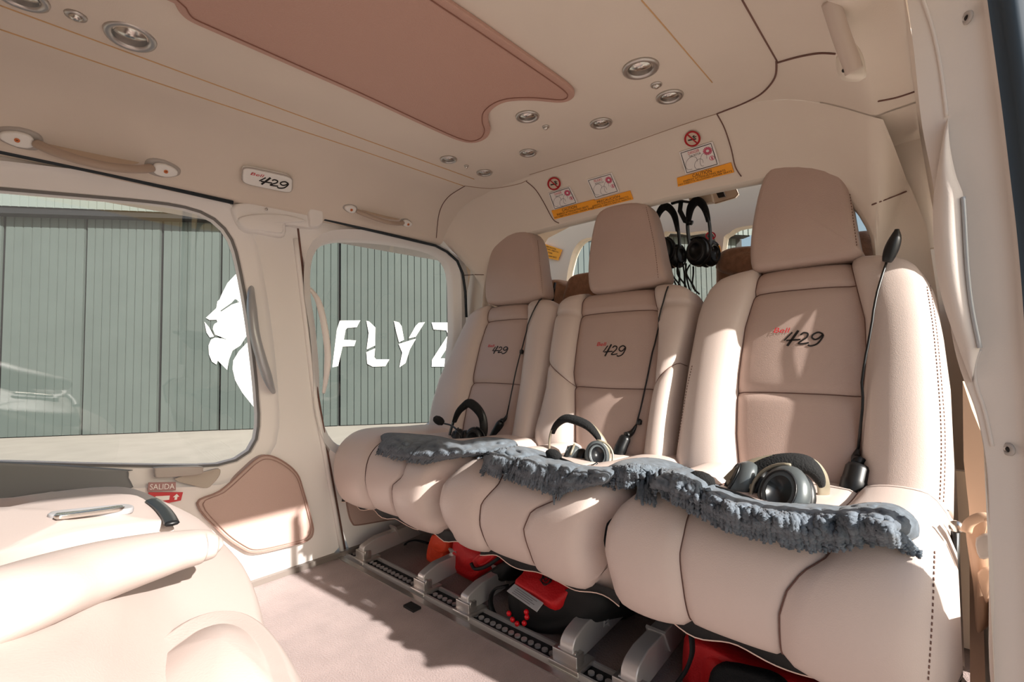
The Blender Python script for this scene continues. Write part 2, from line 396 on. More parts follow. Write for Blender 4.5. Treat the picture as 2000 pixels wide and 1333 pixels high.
# ------------------------------------------------ left door with window 1 and fixed wall with window 2
XL=-1.56
def LX(p,x=XL): return HX(p,x)
def byangle(loop,c,n=96):
    res=[];N=len(loop)
    for k in range(n):
        a=2*math.pi*k/n; d=(math.cos(a),math.sin(a)); best=None
        for i in range(N):
            p=loop[i];q=loop[(i+1)%N]; ey=q.y-p.y; ez=q.z-p.z; det=-d[0]*ez+d[1]*ey
            if abs(det)<1e-12: continue
            by=p.y-c[0]; bz=p.z-c[1]; t=(-by*ez+bz*ey)/det; s=(d[0]*bz-d[1]*by)/det
            if t>0 and -1e-6<=s<=1+1e-6 and (best is None or t>best): best=t
        best=best or .3
        res.append((c[0]+d[0]*best,c[1]+d[1]*best))
    return res
def xlean(z,base): # wall leans in towards the top
    return base+ max(0,z-.55)*.13
def off2(l,d,c):
    out=[];N=len(l)
    for i in range(N):
        a=l[i-1];b=l[(i+1)%N]; ty,tz=b[0]-a[0],b[1]-a[1]; L=math.hypot(ty,tz) or 1
        out.append((l[i][0]+tz/L*d,l[i][1]-ty/L*d))
    return out
w1=[LX(p) for p in pxsm([(250,402),(330,411),(385,425),(420,447),(444,480),(462,540),(480,620),(496,710),(507,790),(508,835),(500,870),(478,893),(440,907),(380,911),(200,909),(0,904)],4)]
w1=[V(XL,p.y,p.z) for p in w1]
w1=w1+[V(XL,-.25,.45),V(XL,-.36,.50),V(XL,-.40,.62),V(XL,-.40,.90),V(XL,-.36,1.02),V(XL,-.25,1.05),V(XL,0.0,1.055)]
c1=(.08,.72)
g1=byangle(w1,c1)
def door_edge_y(z): return .862-.18*z
dl=[V(XL,YB,0),V(XL,YB,1.13)]+[V(XL,door_edge_y(z)-.0,z) for z in (1.13,1.0,.8,.6,.4,.2,0)]
dl=byangle(dl,c1)
def ringsof(g,outer,base,specs):
    rings=[]
    for d,dx in specs:
        l=off2(g,d,None); rings.append([V(xlean(z,base)+dx,y,z) for y,z in l])
    rings.append([V(xlean(z,base),y,z) for y,z in outer]); return rings
def mkwall(name,g,outer,base,specs,m,**k):
    r=ringsof(g,outer,base,specs); vf=loft(r,True); return mesh(name,*vf,m,**k),vf
# clamp outer so crease never passes it
sp1=[(-.0,-.035),(.004,-.01),(.010,-.002),(.045,.004),(.052,.010),(.056,.018)]
door,vf1=mkwall('door_1',g1,dl,-1.575,sp1,TRIM,kind='structure',angle=40)
mesh('glass',[V(xlean(z,-1.575)-.03,y,z) for y,z in g1]+[V(xlean(.72,-1.575)-.03,c1[0],c1[1])],[(i,(i+1)%96,96) for i in range(96)],GLASS,door,label='clear door glass')
mesh('window_seal',*loft([[V(xlean(z,-1.575)+a,y,z) for y,z in off2(g1,b,None)] for a,b in ((-.012,.001),(-.008,.004),(-.004,.0065),(-.012,.008))],True),mat('seal_grey',(120,118,116),.6),door)
w2=[LX(p) for p in pxsm([(600,545),(602,510),(615,487),(645,477),(700,477),(760,483),(820,495),(852,512),(867,540),(874,590),(880,650)],4)]+[V(XL,1.335,.6),V(XL,1.31,.46),V(XL,1.25,.40),V(XL,1.1,.385)]+[LX(p) for p in pxsm([(700,878),(672,872),(655,858),(643,835),(634,790),(628,720),(616,640),(603,580)],4)]
c2=(1.03,.75); g2=byangle([V(XL,p.y,p.z) for p in w2],c2)
wlp=[V(XL,door_edge_y(z)+.006,z) for z in (0,.2,.4,.6,.8,1.0,1.13)]+[V(XL,1.30,1.13),V(XL,1.37,1.10),V(XL,1.405,1.03),V(XL,1.41,.9),V(XL,1.41,0)]
wlo=byangle(wlp,c2)
sp2=[(0,-.035),(.004,-.008),(.010,0),(.030,.008),(.036,.016)]
wall,vf2=mkwall('wall_left',g2,wlo,-1.575,sp2,TRIM,kind='structure',angle=40)
mesh('glass',[V(xlean(z,-1.575)-.03,y,z) for y,z in g2]+[V(xlean(.75,-1.575)-.03,c2[0],c2[1])],[(i,(i+1)%96,96) for i in range(96)],GLASS,wall,label='clear fixed window glass')
leftbv=bvh_of([vf1,vf2])
# seals: top rail gap, door joint, gasket round fixed wall
mesh('trim_5',*tube([HX(p,-1.478) for p in ((-200,250),(0,296),(200,338),(455,396))],.0055,8),GASK,kind='structure')
mesh('trim_15',*tube([HX(p,-1.478) for p in ((633,428),(750,456),(850,480))]+[HX(p,x) for p,x in (((873,492),-1.482),((893,510),-1.487),((904,535),-1.493),((909,570),-1.50),((911,620),-1.51))],.0055,8),GASK,kind='structure')
mesh('door_joint',*tube([V(xlean(z,-1.575)-.002,door_edge_y(z)+.003,z) for z in (0,.2,.4,.6,.8,1.0,1.12)],.004,6),SEAM,door)
rb=MB()
rb.add(*tube([V(xlean(z,-1.575)+.004,door_edge_y(z)-.011,z) for z in (0,.2,.4,.6,.8,1.0,1.06)],.008,8))
rb.build('door_edge_bead',TRIM,door)
# baseboard strip
mesh('baseboard_left',*box((-1.572,.2,.008),.03,1.9,.016),mat('base_grey',(120,112,106),.5),kind='structure',smooth=False)
# pocket panels on the door and wall
def onleft(pl,off=.0,sm=4): return [SP(p,leftbv,off) or LX(p,-1.57) for p in pxsm(pl,sm,True)]
pp=onleft([(385,985),(430,960),(470,925),(500,898),(522,890),(550,900),(580,925),(593,960),(607,1010),(612,1040),(600,1057),(560,1068),(500,1080),(470,1070),(430,1040)],.001)
pk=empty('door_pocket','pinkish leather trim panel low on the left door below the window','door panel',LX((500,1070),-1.57))
pp=[V(-1.548,*(LX(p,-1.548).yz)) for p in pxsm([(385,985),(430,960),(470,925),(500,898),(522,890),(550,900),(580,925),(593,960),(607,1010),(612,1040),(600,1057),(560,1068),(500,1080),(470,1070),(430,1040)],4,True)]
mesh('pocket_panel',*puff(pp,(1,0,0),.03,.006,.003),POCK,pk)
mesh('piping',*tube(pp+[pp[0]],.0022,6),mat('piping_brown',(160,130,120),.6),pk)
pc=sum(pp,Vector())/len(pp)
mesh('inner_piping',*tube([pc+(p-pc)*.93+V(.004,0,0) for p in pp+[pp[0]]],.0012,5),MATS['piping_brown'],pk)
pp=[V(-1.566,*(LX(p,-1.566).yz)) for p in pxsm([(672,945),(680,960),(720,968),(790,985),(812,1000),(806,1010),(760,1016),(700,1026),(688,1022),(680,1000)],4,True)]
pk=empty('wall_pocket','pinkish trim panel on the left wall behind the bench end','wall panel',pp[0])
mesh('pocket_panel',*puff(pp,(1,0,0),.012,.006,.003),POCK,pk); mesh('piping',*tube(pp+[pp[0]],.0025,6),MATS['piping_brown'],pk)
# door latch, signs, grey lower tray
q=[LX(p,-1.53) for p in pxsm([(302,918),(310,914),(390,912),(397,918),(396,926),(370,930),(310,934),(303,930)],3,True)]
lt=empty('door_latch','silver grey recessed latch handle under the left door window','latch',q[0])
mesh('paddle',*puff(q,(1,0,0),.02,.004,.001),TRIMG,lt)
q2=[LX(p,-1.546) for p in pxsm([(340,936),(400,922),(428,916),(430,928),(418,944),(405,954),(380,950)],3,True)]
mesh('recess',*puff(q2,(1,0,0),.01,.003,-.004),mat('recess_tan',(178,168,156),.5),lt)
q=[LX(p,-1.548) for p in pxsm([(-200,920),(-200,905),(0,903),(240,918),(252,922),(253,935),(250,960),(100,962),(-200,1010)],3,True)]
mesh('trim_6',*puff(q,(1,0,0),.02,.01,.0),GREYP,kind='structure',label='grey lower tray of the left door')
q=[LX(p,-1.546) for p in ((288,960),(343,958),(343,942),(290,943))]
e=empty('exit_sign','small greyish red plate reading SALIDA on the left door','sign',q[0])
nx=V(1,0,0)
mesh('plate',*slab([p+nx*.002 for p in q],nx,.003),mat('sign_mauve',(168,128,126),.6),e,smooth=False)
mesh('lettering',*text_quad('SALIDA',q,.06,.95,.18,.82,nx,.0026),PAINT,e,smooth=False)
q=[LX(p,-1.546) for p in ((288,990),(353,978),(357,962),(290,962))]
e=empty('exit_arrow_sign','red plate with a white upward arrow just under the SALIDA sign','sign',q[0])
mesh('plate',*slab([p+nx*.002 for p in q],nx,.003),mat('sign_red',(205,60,66),.5),e,smooth=False)
mesh('arrow',*poly_quad([(.78,.2),(.86,.2),(.86,.5),(.92,.5),(.82,.85),(.72,.5),(.78,.5)],q,nx,.003),PAINT,e,smooth=False)
mesh('bar',*poly_quad([(.2,.3),(.62,.3),(.62,.7),(.2,.7)],q,nx,.003),PAINT,e,smooth=False)
# shroud at the top of the door pillar
q=[LX(p,-1.475) for p in pxsm([(458,398),(520,397),(575,400),(625,408),(633,415),(630,440),(610,446),(560,440),(556,462),(520,457),(482,450),(462,425)],3,True)]
sh=empty('hinge_cover','beige moulded cover over the door roller at the pillar top','trim cover',q[0])
mesh('cover',*puff(q,(1,-.05,0),.06,.010,.003),TRIM,sh)
q=[LX(p,-1.458) for p in pxsm([(605,408),(628,410),(632,418),(630,438),(610,443),(606,430)],3,True)]
mesh('roller_block',*puff(q,(1,0,0),.04,.006,.0),TRIM,sh)
q=[LX(p,-1.466) for p in pxsm([(468,425),(510,418),(560,420),(600,432),(556,436),(552,455),(510,450),(480,446)],3,True)]
mesh('lower_scoop',*puff(q,(1,0,0),.03,.006,.004),TRIM,sh)
c=LX((520,409),-1.462); mesh('screw',*lathe([(.004,0),(.004,.002),(.001,.002)],c,(1,0,0),12),ALU,sh)
# pillar ridge and pillar handles
def barhandle(name,label,path,r,m,base=None,group=None,flat=1.3):
    e=empty(name,label,'handle',path[0],group)
    pts=smoothp(path,8); n=len(pts)
    mesh('grip',*tube(pts,[r*(.45+.55*min(1,4*min(i,n-1-i)/n)) for i in range(n)],12,flat),m,e); return e
SILV=mat('silver_blue_plastic',(172,176,180),.3,metal=.25)
p=[LX(a,x) for a,x in (((491,556),-1.545),((491,590),-1.51),((497,650),-1.495),((510,700),-1.495),((525,745),-1.51),((534,766),-1.548))]
barhandle('pillar_handle','silvery curved grab handle on the pillar right of the lion window',p,.014,SILV,flat=1.25)
p=[LX(a,x) for a,x in (((604,562),-1.545),((622,590),-1.505),((634,640),-1.488),((640,690),-1.488),((638,730),-1.50),((632,768),-1.545))]
barhandle('pillar_handle','beige bowed grab handle overlapping the small window edge',p,.0095,TRIM,flat=1.2)
# ------------------------------------------------ ceiling grab handles
def grab(label,a,b,sag,side,caplen,r,spot=None):
    """arched handle between two capped mounts a,b (3D); sag vector, side = outward cap normal"""
    e=empty('grab_handle',label,'grab handle',a)
    t=(b-a).normalized(); L=(b-a).length
    pts=smoothp([a,a+t*.10*L+sag*.45,a+t*.3*L+sag*.92,a+t*.5*L+sag*1.08,a+t*.7*L+sag*.92,a+t*.9*L+sag*.45,b],6)
    mesh('grip',*tube(pts,r,12,1.25,up=side),mat('grip_taupe',(178,158,142),.5),e)
    n=Vector(side).normalized()
    for c,s in ((a,-1),(b,1)):
        w_=n.cross(t).normalized()
        o=[]
        for k in range(24):
            an=2*math.pi*k/24; u=math.cos(an); v=math.sin(an)
            u=math.copysign(abs(u)**.7,u); v=math.copysign(abs(v)**.7,v)
            lx=(u*.5+.35*s)*caplen*1.35; tap=1-.35*max(0,u*s)
            o.append(c+t*lx+w_*v*caplen*.42*tap)
        m1=mesh('mount',*puff([p-n*.012 for p in o],n,.02,.008,.004),TRIMG,e)
        oc=sum(o,Vector())/24+t*s*caplen*.05
        o2=[oc+(p-sum(o,Vector())/24)*.66 for p in o]
        mesh('cap',*puff([p+n*.0015 for p in o2],n,.012,.004,.002),WHT,m1,label='white end cap')
        if spot:
            mesh('emblem_dot',*lathe([(.0045,0),(.0045,.0008),(.001,.0008)],oc+n*.0045,n,14),mat('dot_orange',(214,120,70),.5),m1)
            mesh('emblem_mark',*box(oc+n*.0056,.003,.003,.0008),INK,m1)
    return e
sL=V(.8,0,-.6).normalized()
ha=SP((72,276),ceilbv,.016); hb=SP((292,323),ceilbv,.016)
grab('long grey grab handle over the lion window with white end caps',ha,hb,V(.035,0,-.028),sL,.058,.0095,True)
ha=SP((695,409),ceilbv,.012); hb=SP((783,432),ceilbv,.012)
grab('shorter silver ended grab handle over the small left window',ha,hb,V(.03,0,-.022),sL,.044,.007,True)
# recess dishes behind handles
RDISH=mat('headliner_dish',(204,182,160),.6)
for a,b,c in (((95,285),(270,320),.028),((705,412),(780,430),.02)):
    A=SP(a,ceilbv,.001);B=SP(b,ceilbv,.001); cc_=(A+B)/2+V(0,0,.006); t=(B-A)*.52; wv=V(-.6,0,.8)*c
    mesh('trim_7' if c>.025 else 'trim_8',*puff([cc_+t*math.cos(k*.2618)+wv*math.sin(k*.2618) for k in range(24)],sL,.004,.002,-.003),RDISH,kind='structure')
hq0=V(-.13,.80,1.15); hn0=V(.25,-.9,-.35).normalized()
HH=lambda pl,d=0:[HP(p,hq0-hn0*d,hn0) for p in pl]
e=empty('grab_handle','pale grab handle hanging from the right ceiling edge above the nearest seat','grab handle',HH([(1640,60)])[0])
mesh('grip',*tube(smoothp(HH([(1622,2),(1632,35),(1645,75),(1660,115),(1668,140)]),5),.0125,14,.9),mat('grip_pale',(196,180,168),.45),e)
mesh('mount',*puff(HH(pxsm([(1662,88),(1672,84),(1684,100),(1691,122),(1693,150),(1672,155),(1650,150),(1640,128),(1640,104),(1650,112),(1660,108)],3,True),.004),hn0,.035,.006,.003),LIP,e)
mesh('mount',*puff(HH(pxsm([(1596,-12),(1608,4),(1618,20),(1634,27),(1648,16),(1662,2),(1668,-20),(1600,-40)],3,True),.004),hn0,.035,.006,.003),LIP,e)
mesh('screw_hole',*lathe([(.003,0),(.002,.001)],HH([(1648,138)])[0]+hn0*.002,hn0,10),INK,e)
dq=[SP((1672+52*math.cos(k*.2618),45+68*math.sin(k*.2618)),ceilbv,.002) for k in range(24)]
dq=[p for p in dq if p]
# ------------------------------------------------ badge
q=[SP(p,ceilbv,.012) for p in ((470,352),(566,372),(568,340),(472,319))]
def B429(q,nrm,parent,off=.0012,flip=False,redm=None,w=.05):
    mb=MB()
    def st(pts,wd=w):
        P=[bil(q,u,v) for u,v in pts]; P=smoothp(P,4) if len(P)>2 else P
        L=(q[1]-q[0]).length; mb.add(*ringline(P,L*wd,nrm,off,False,.0006))
    st([(.52,.80),(.30,.12)],.05); st([(.28,.36),(.56,.40)],.035); st([(.40,.72),(.24,.36)],.03)
    st([(.56,.60),(.62,.70),(.70,.66),(.68,.50),(.58,.34),(.52,.22),(.62,.22),(.72,.26)],.035)
    st([(.98,.64),(.90,.72),(.80,.62),(.78,.48),(.84,.40),(.92,.48),(.98,.62),(.97,.48),(.88,.22),(.76,.12),(.70,.16)],.035)
    mb.build('number_mark',INK,parent,smooth=False,label='black 429 script')
    vs,fs=textmesh('Bell'); mesh('word_mark',[bil(q,.02+.30*v.x+.04*v.y,.70+.22*v.y)+nrm*off for v in vs],fs,redm or REDP,parent,smooth=False,label='small red lettering')
n=(q[1]-q[0]).cross(q[3]-q[0]).normalized(); n=n if n.x>0 else -n
e=empty('badge','white rounded plaque with black 429 script on the left headliner','badge',q[0])
o=[bil(q,.5+.5*math.copysign(abs(math.cos(k*.2618))**.35,math.cos(k*.2618)),.5+.5*math.copysign(abs(math.sin(k*.2618))**.35,math.sin(k*.2618))) for k in range(24)]
mesh('plaque',*puff([p+n*.008 for p in o],n,.02,.003,.001),WHT,e)
mesh('rim',*tube([p+n*.003 for p in o+[o[0]]],.0028,6),TRIMG,e)
B429([bil(q,.12,.12),bil(q,.92,.12),bil(q,.92,.9),bil(q,.12,.9)],n,e,.0098)
# ================================================================ BULKHEAD between cabin and cockpit
def arc(cx_,cz,r,a0,a1,n): return [(cx_+r*math.cos(math.radians(a0+(a1-a0)*k/n)),cz+r*math.sin(math.radians(a0+(a1-a0)*k/n))) for k in range(n+1)]
Apts=[]; 
full=[(-1.575,0),(-1.575,.4),(-1.57,.7),(-1.54,.95),(-1.505,1.08)]+[(x,z) for x,z in lc if z>1.13][::-1]+cp[1:-1]+[(x,z) for x,z in rc if z>1.155 and x<-.08]+[(-.045,1.05),(-.02,.95),(0,.7),(.01,.4),(.01,0)]
# make sure ordered left->right
def resample(pts,n):
    P=[V(a,0,b) for a,b in pts]; L=[0]
    for a,b in zip(P[:-1],P[1:]): L.append(L[-1]+(b-a).length)
    out=[]
    for k in range(n):
        s=L[-1]*k/(n-1); j=max(i for i in range(len(L)) if L[i]<=s+1e-9); j=min(j,len(P)-2)
        out.append(P[j].lerp(P[j+1],(s-L[j])/((L[j+1]-L[j]) or 1)))
    return out
inner=[(-1.40,0),(-1.40,.5),(-1.40,.80)]+arc(-1.15,.895,.25,180,90,8)+[(-.9,1.147),(-.6,1.15)]+arc(-.345,.905,.235,90,0,8)+[(-.11,.5),(-.11,0)]
NB=120
# match by segments so that top of A maps to top of inner
def split(pts,xa,xb):
    i=min(range(len(pts)),key=lambda k:abs(pts[k][0]-xa)+ (9 if pts[k][1]<.9 else 0)); j=min(range(len(pts)),key=lambda k:abs(pts[k][0]-xb)+(9 if pts[k][1]<.9 else 0)); return pts[:i+1],pts[i:j+1],pts[j:]
a3=split(full,-1.16,-.44); b3=split(inner,-1.15,-.345)
RA=[];RB=[]
for s,n in zip(range(3),(40,40,40)): RA+=resample(a3[s],n)[:(-1 if s<2 else None)]; RB+=resample(b3[s],n)[:(-1 if s<2 else None)]
def ya(p): # start of the band: at the ceiling 1.225, down the sides 1.41
    return 1.225 if p.z>1.135 else 1.225+(1.42-1.225)*min(1,(1.135-p.z)/.06)
rings=[]
for t,bul in ((0,0),(.06,.004),(.2,.008),(.4,.012),(.6,.014),(.8,.012),(.93,.006),(1,0)):
    r=[]
    for a,b in zip(RA,RB):
        A=V(a.x,ya(a),a.z); Bp=V(b.x,1.375 if b.z>.5 else 1.43,b.z)
        p=A.lerp(Bp,t); p+=V(0,bul*.8,bul)if a.z>1.13 else V(0,bul,0); r.append(p)
    rings.append(r)
vfB=loft(rings,False)
bulk=mesh('wall_front',*vfB,LINER,kind='structure')
rings2=[[V(b.x+dx*(1 if b.x<-.78 else -1)*(0 if b.z>1.14 else 1),1.375+dy if b.z>.5 else 1.43+dy,b.z+dz*(1 if b.z>.85 else 0)) for b in RB] for dy,dx,dz in ((0,0,0),(.006,.004,-.005),(.018,.006,-.008),(.035,.002,-.006),(.05,-.01,.004),(.08,-.02,.012))]
mesh('trim_9',*loft(rings2,False),LIP,kind='structure')
bulkbv=bvh_of([vfB])
allbv=bvh_of([vfB,stripx(cp,YB,YH,3),covL,covR,vf2])
def bseam(pl,r=.0015,m=SEAM): seamline('panel_joint',pl,allbv,m,r,.001,bulk)
bseam([(908,363),(875,385),(858,415),(852,465)])
bseam([(908,363),(960,368),(1010,360),(1030,352)],.0010,mat('joint_tan',(170,140,118),.7))
bseam([(1028,354),(1046,370),(1062,395),(1080,428),(1092,436)])
bseam([(1400,222),(1415,250),(1428,290),(1436,325),(1448,345)])
bseam([(1517,118),(1514,150),(1490,180),(1455,200),(1400,222)],.002)
bseam([(1517,122),(1560,110),(1600,103),(1632,104)],.002)
bseam([(1704,400),(1760,378),(1820,357)],.0018)
bseam([(1715,197),(1750,190),(1787,178)],.0018)
bseam([(905,538),(925,537),(945,537)],.0015)
bseam([(1034,341),(1180,297),(1326,246),(1400,222)],.0008,MATS['joint_tan'])
# ------------------------------------------------ placards on the header
hq=V(-.8,1.30,1.21); 
def hproj(p,off=0): return SP(p,allbv,off)
def hquad(pl,off=.0015):
    q=[hproj(p,off) for p in pl]; n=(q[1]-q[0]).cross(q[3]-q[0]).normalized(); n=n if n.y<0 else -n
    c=sum(q,Vector())/4
    q=[x-n*((x-c).dot(n)) for x in q]
    return [x+n*.003 for x in q],n
def danger(pl,title,label):
    q,n=hquad(pl); e=empty('warning_placard',label,'placard',q[0],'white warning placards on the header')
    mesh('plate',*slab(q,n,.004),mat('placard_white',(232,226,222),.5),e,smooth=False)
    rr=[bil(q,u,v) for u,v in ((.05,.05),(.5,.05),(.95,.05),(.95,.5),(.95,.95),(.5,.95),(.05,.95),(.05,.5))]
    L=(q[1]-q[0]).length
    mesh('border',*ringline(rr,L*.022,n,.0006),INK,e,smooth=False)
    mb=MB(); mb.add(*text_quad(title,q,.25,.58,.78,.90,n)); mb.build('heading',REDP,e,smooth=False)
    mb=MB(); mb.add(*text_quad('TAIL ROTOR' if title=='DANGER' else 'ROTOR DE COLA',q,.25,.60,.66,.74,n)); mb.build('subheading',INK,e,smooth=False)
    mb=MB(); D2=[]
    for k in range(14):
        a=k*2*math.pi/14; mb.add(*ringline([bil(q,.80+.05*math.cos(a),.70+.06*math.sin(a)),bil(q,.80+.13*math.cos(a+.3),.70+.17*math.sin(a+.3))],L*.035,n,.0006,False))
    mb.add(*ringline([bil(q,.86+.07*math.cos(k*.45),.36+.09*math.sin(k*.45)) for k in range(14)],L*.014,n,.0006))
    mb.add(*ringline([bil(q,.86,.30),bil(q,.86,.42)],L*.04,n,.0006,False))
    mb.build('rotor_mark',mat('rose_print',(196,84,110),.6),e,smooth=False)
    mb=MB()
    for c_,rx,ry in (((.26,.40),.18,.26),((.46,.28),.13,.20),((.62,.40),.10,.26)):
        mb.add(*ringline(smoothp([bil(q,c_[0]+rx*math.cos(k*.7)+.25*ry*math.sin(k*.7),c_[1]+ry*math.sin(k*.7)) for k in range(8)],3),L*.009,n,.0006,False))
    mb.build('drawing',mat('grey_print',(120,112,116),.6),e,smooth=False)
danger([(1083,409),(1129,395),(1113,363),(1072,376)],'DANGER','white danger placard leftmost of three on the header, under the left no smoking sign')
danger([(1163,387),(1210,373),(1195,336),(1147,350)],'PELIGRO','white placard headed PELIGRO, middle of three on the header')
danger([(1340,339),(1406,320),(1392,275),(1327,296)],'DANGER','white danger placard nearest the right seat, under the right no smoking sign')
def caution(pl,lines,label):
    q,n=hquad(pl,.0012); e=empty('caution_strip',label,'sticker',q[0],'orange caution stickers on the header')
    mesh('strip',*slab(q,n,.004),CAUT,e,smooth=False)
    mb=MB()
    for t,u0,u1,v0,v1 in lines: mb.add(*text_quad(t,q,u0,u1,v0,v1,n))
    mb.build('lettering',INK,e,smooth=False)
caution([(1084,428),(1165,407),(1161,389),(1078,411)],[('CAUTION',.25,.60,.62,.92),('ENERGY ATTENUATING SEATS',.1,.85,.34,.54),('NO OBJECTS ALLOWED UNDER SEATS',.02,.97,.06,.26)],'orange strip reading CAUTION, left end of the header')
caution([(1155,410),(1237,389),(1231,372),(1151,394)],[('PRECAUCIÓN',.2,.75,.60,.95),('ASIENTO ATENUADOR DE IMPACTO',.06,.93,.33,.52),('NO PONER OBJETOS BAJO EL ASIENTO',.02,.97,.06,.25)],'orange strip reading PRECAUCIÓN above the middle headrest')
caution([(1325,364),(1434,336),(1428,317),(1323,347)],[('CAUTION',.30,.65,.60,.95),('ENERGY ATTENUATING SEATS',.12,.88,.33,.54),('NO OBJECTS ALLOWED UNDER SEATS',.02,.98,.06,.27)],'orange strip reading CAUTION beside the right headrest')
def nosmoke(c,r,label):
    q,n=hquad([(c[0]-r,c[1]+r*1.05),(c[0]+r,c[1]+r*.95),(c[0]+r,c[1]-r*1.05),(c[0]-r,c[1]-r*.95)])
    e=empty('no_smoking_sign',label,'sign',q[0],'round no smoking signs'); L=(q[1]-q[0]).length
    cir=[bil(q,.5+.44*math.cos(k*math.pi/16),.5+.44*math.sin(k*math.pi/16)) for k in range(32)]
    mesh('disc',*slab(cir,n,.004),mat('sign_beige',(206,182,164),.6),e,smooth=False)
    mesh('ring',*ringline(cir,L*.12,n,.0006),mat('sign_crimson',(170,20,30),.5),e,smooth=False)
    mesh('bar',*ringline([bil(q,.2,.78),bil(q,.8,.22)],L*.09,n,.0010,False),MATS['sign_crimson'],e,smooth=False)
    mb=MB(); mb.add(*ringline([bil(q,.24,.42),bil(q,.74,.50)],L*.09,n,.0006,False)); mb.add(*ringline(smoothp([bil(q,.50,.62),bil(q,.62,.70),bil(q,.58,.56),bil(q,.74,.66)],4),L*.05,n,.0006,False))
    mb.build('cigarette',INK,e,smooth=False)
nosmoke((1083,357),13,'small round no smoking sign above the left danger placard')
nosmoke((1353,269),16,'larger round no smoking sign above the right danger placard')
# ================================================================ SEATS
TH=.42; ur=V(0,TH,1).normalized(); nr_=V(0,-1,TH).normalized(); sq=V(0,1.36,.9)
def sp_uv(p): 
    h=HP(p,sq,nr_); return h.x,(h-sq).dot(ur)
def sw(x,w_,h): return V(x,0,0)+V(0,sq.y,sq.z)+ur*w_+nr_*h
def seatback(root,cols,zs,bol,vrow=None,thick=.10,wings=None):
    C=[sorted([sp_uv(p) for p in c],key=lambda a:a[1]) for c in cols]
    f=[(lambda w_,c=c:interp([a[1] for a in c],[a[0] for a in c],w_)) for c in C]
    top=max(c[-1][1] for c in C); bot=-.545
    seams=[sp_uv(p)[1] for p in zs]          # lower seam, upper seam
    lev=[bot,seams[0],seams[1],top]; nrow=[16,22,9]
    ncol=[14,18,14]
    W=[];rid=[]
    for k in range(3):
        for j in range(nrow[k]): 
            W.append((k,j/nrow[k]))
    W.append((2,1.0))
    cidx=[]
    for k in range(3):
        for i in range(ncol[k]): cidx.append((k,i/ncol[k]))
    cidx.append((2,1.0))
    grid=[]
    for (rk,rt) in W:
        row=[]
        for (ck,ct) in cidx:
            w_=lev[rk]+(lev[rk+1]-lev[rk])*rt
            if vrow: w_+=vrow(ck,ct,rk,rt)
            xs=[g(w_) for g in f]
            x=xs[ck]+(xs[ck+1]-xs[ck])*ct
            # height
            if ck==1:
                h=.010*(1-abs(2*ct-1)**3)
            else:
                a=ct if ck==2 else 1-ct
                tt=(w_-bot)/(top-bot); amp=bol*(1-.45*tt**3)
                h=amp*(max(0,1-abs(2*a-1)**2.4))**.62*(1.0 if a<.5 else 1)
                if a>.9: h-= .018*((a-.9)/.1)**2
            # row seam pillow
            if ck==1 or wings:
                e_=1-abs(2*rt-1)**8; h+= .006*e_ -.006
            ed=(top-w_)/.05
            if ed<1: h-=.035*(1-max(0,ed))**2
            sd=min(ct,1-ct)*ncol[ck]
            if (ck==1 and sd<1) or (ck==0 and ct>1-1.01/ncol[0]) or (ck==2 and ct<1.01/ncol[2]): h-=.001
            # exact seams sink
            if (ck==1 and ct==0) or (ck==2 and ct==0): h-=.005
            if rt==0 and rk>0 and (ck==1 or wings): h-=.004
            row.append(sw(x,w_,h))
        grid.append(row)
    nR=len(grid); nC=len(grid[0])
    def sub(r0,r1,c0,c1):
        r=[g[c0:c1+1] for g in grid[r0:r1+1]]; return loft(r,False)
    ci=[0,ncol[0],ncol[0]+ncol[1],nC-1]; ri=[0,nrow[0],nrow[0]+nrow[1],nR-1]
    # shell : perimeter goes back
    per=[g[0] for g in grid]+grid[-1][1:]+[g[-1] for g in grid[::-1]][1:]
    cen=sum(per,Vector())/len(per)
    rr=[per]
    for d,s in ((.012,1.012),(.03,1.018),(.06,1.015),(thick-.01,1.0),(thick,.96)):
        rr.append([cen+(p-cen)*s-nr_*(d)-nr_*0 for p in per])
    # flatten the back rings to the plane depth
    vs,fs=loft(rr,True); fs.append(tuple(range((len(rr)-1)*len(per),len(rr)*len(per))))
    br=mesh('backrest',vs,fs,LEA,root); allv=[(vs,fs)]
    if wings:
        parts=[('wing_bolster',ri[1],ri[3],ci[0],ci[1],LEA),('wing_bolster',ri[1],ri[3],ci[2],ci[3],LEA),('side_bolster',ri[0],ri[1],ci[0],ci[1],LEA),('side_bolster',ri[0],ri[1],ci[2],ci[3],LEA)]
    else: parts=[('side_bolster',0,nR-1,ci[0],ci[1],LEA),('side_bolster',0,nR-1,ci[2],ci[3],LEA)]
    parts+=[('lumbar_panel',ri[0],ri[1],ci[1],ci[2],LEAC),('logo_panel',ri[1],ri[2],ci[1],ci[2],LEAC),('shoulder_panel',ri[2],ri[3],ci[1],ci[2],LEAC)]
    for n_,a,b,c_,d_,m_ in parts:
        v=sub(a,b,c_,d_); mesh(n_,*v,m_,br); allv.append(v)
    sm=MB()
    for c_ in (ci[1],ci[2]): sm.add(*tube([g[c_]+nr_*.0012 for g in grid],.0010,5))
    for r_ in (ri[1],ri[2]):
        rowp=grid[r_] if wings and r_==ri[1] else grid[r_][ci[1]:ci[2]+1]
        sm.add(*tube([p+nr_*.0012 for p in rowp],.0010,5))
    sm.build('seam_piping',SEAM,br)
    return br,allv,top
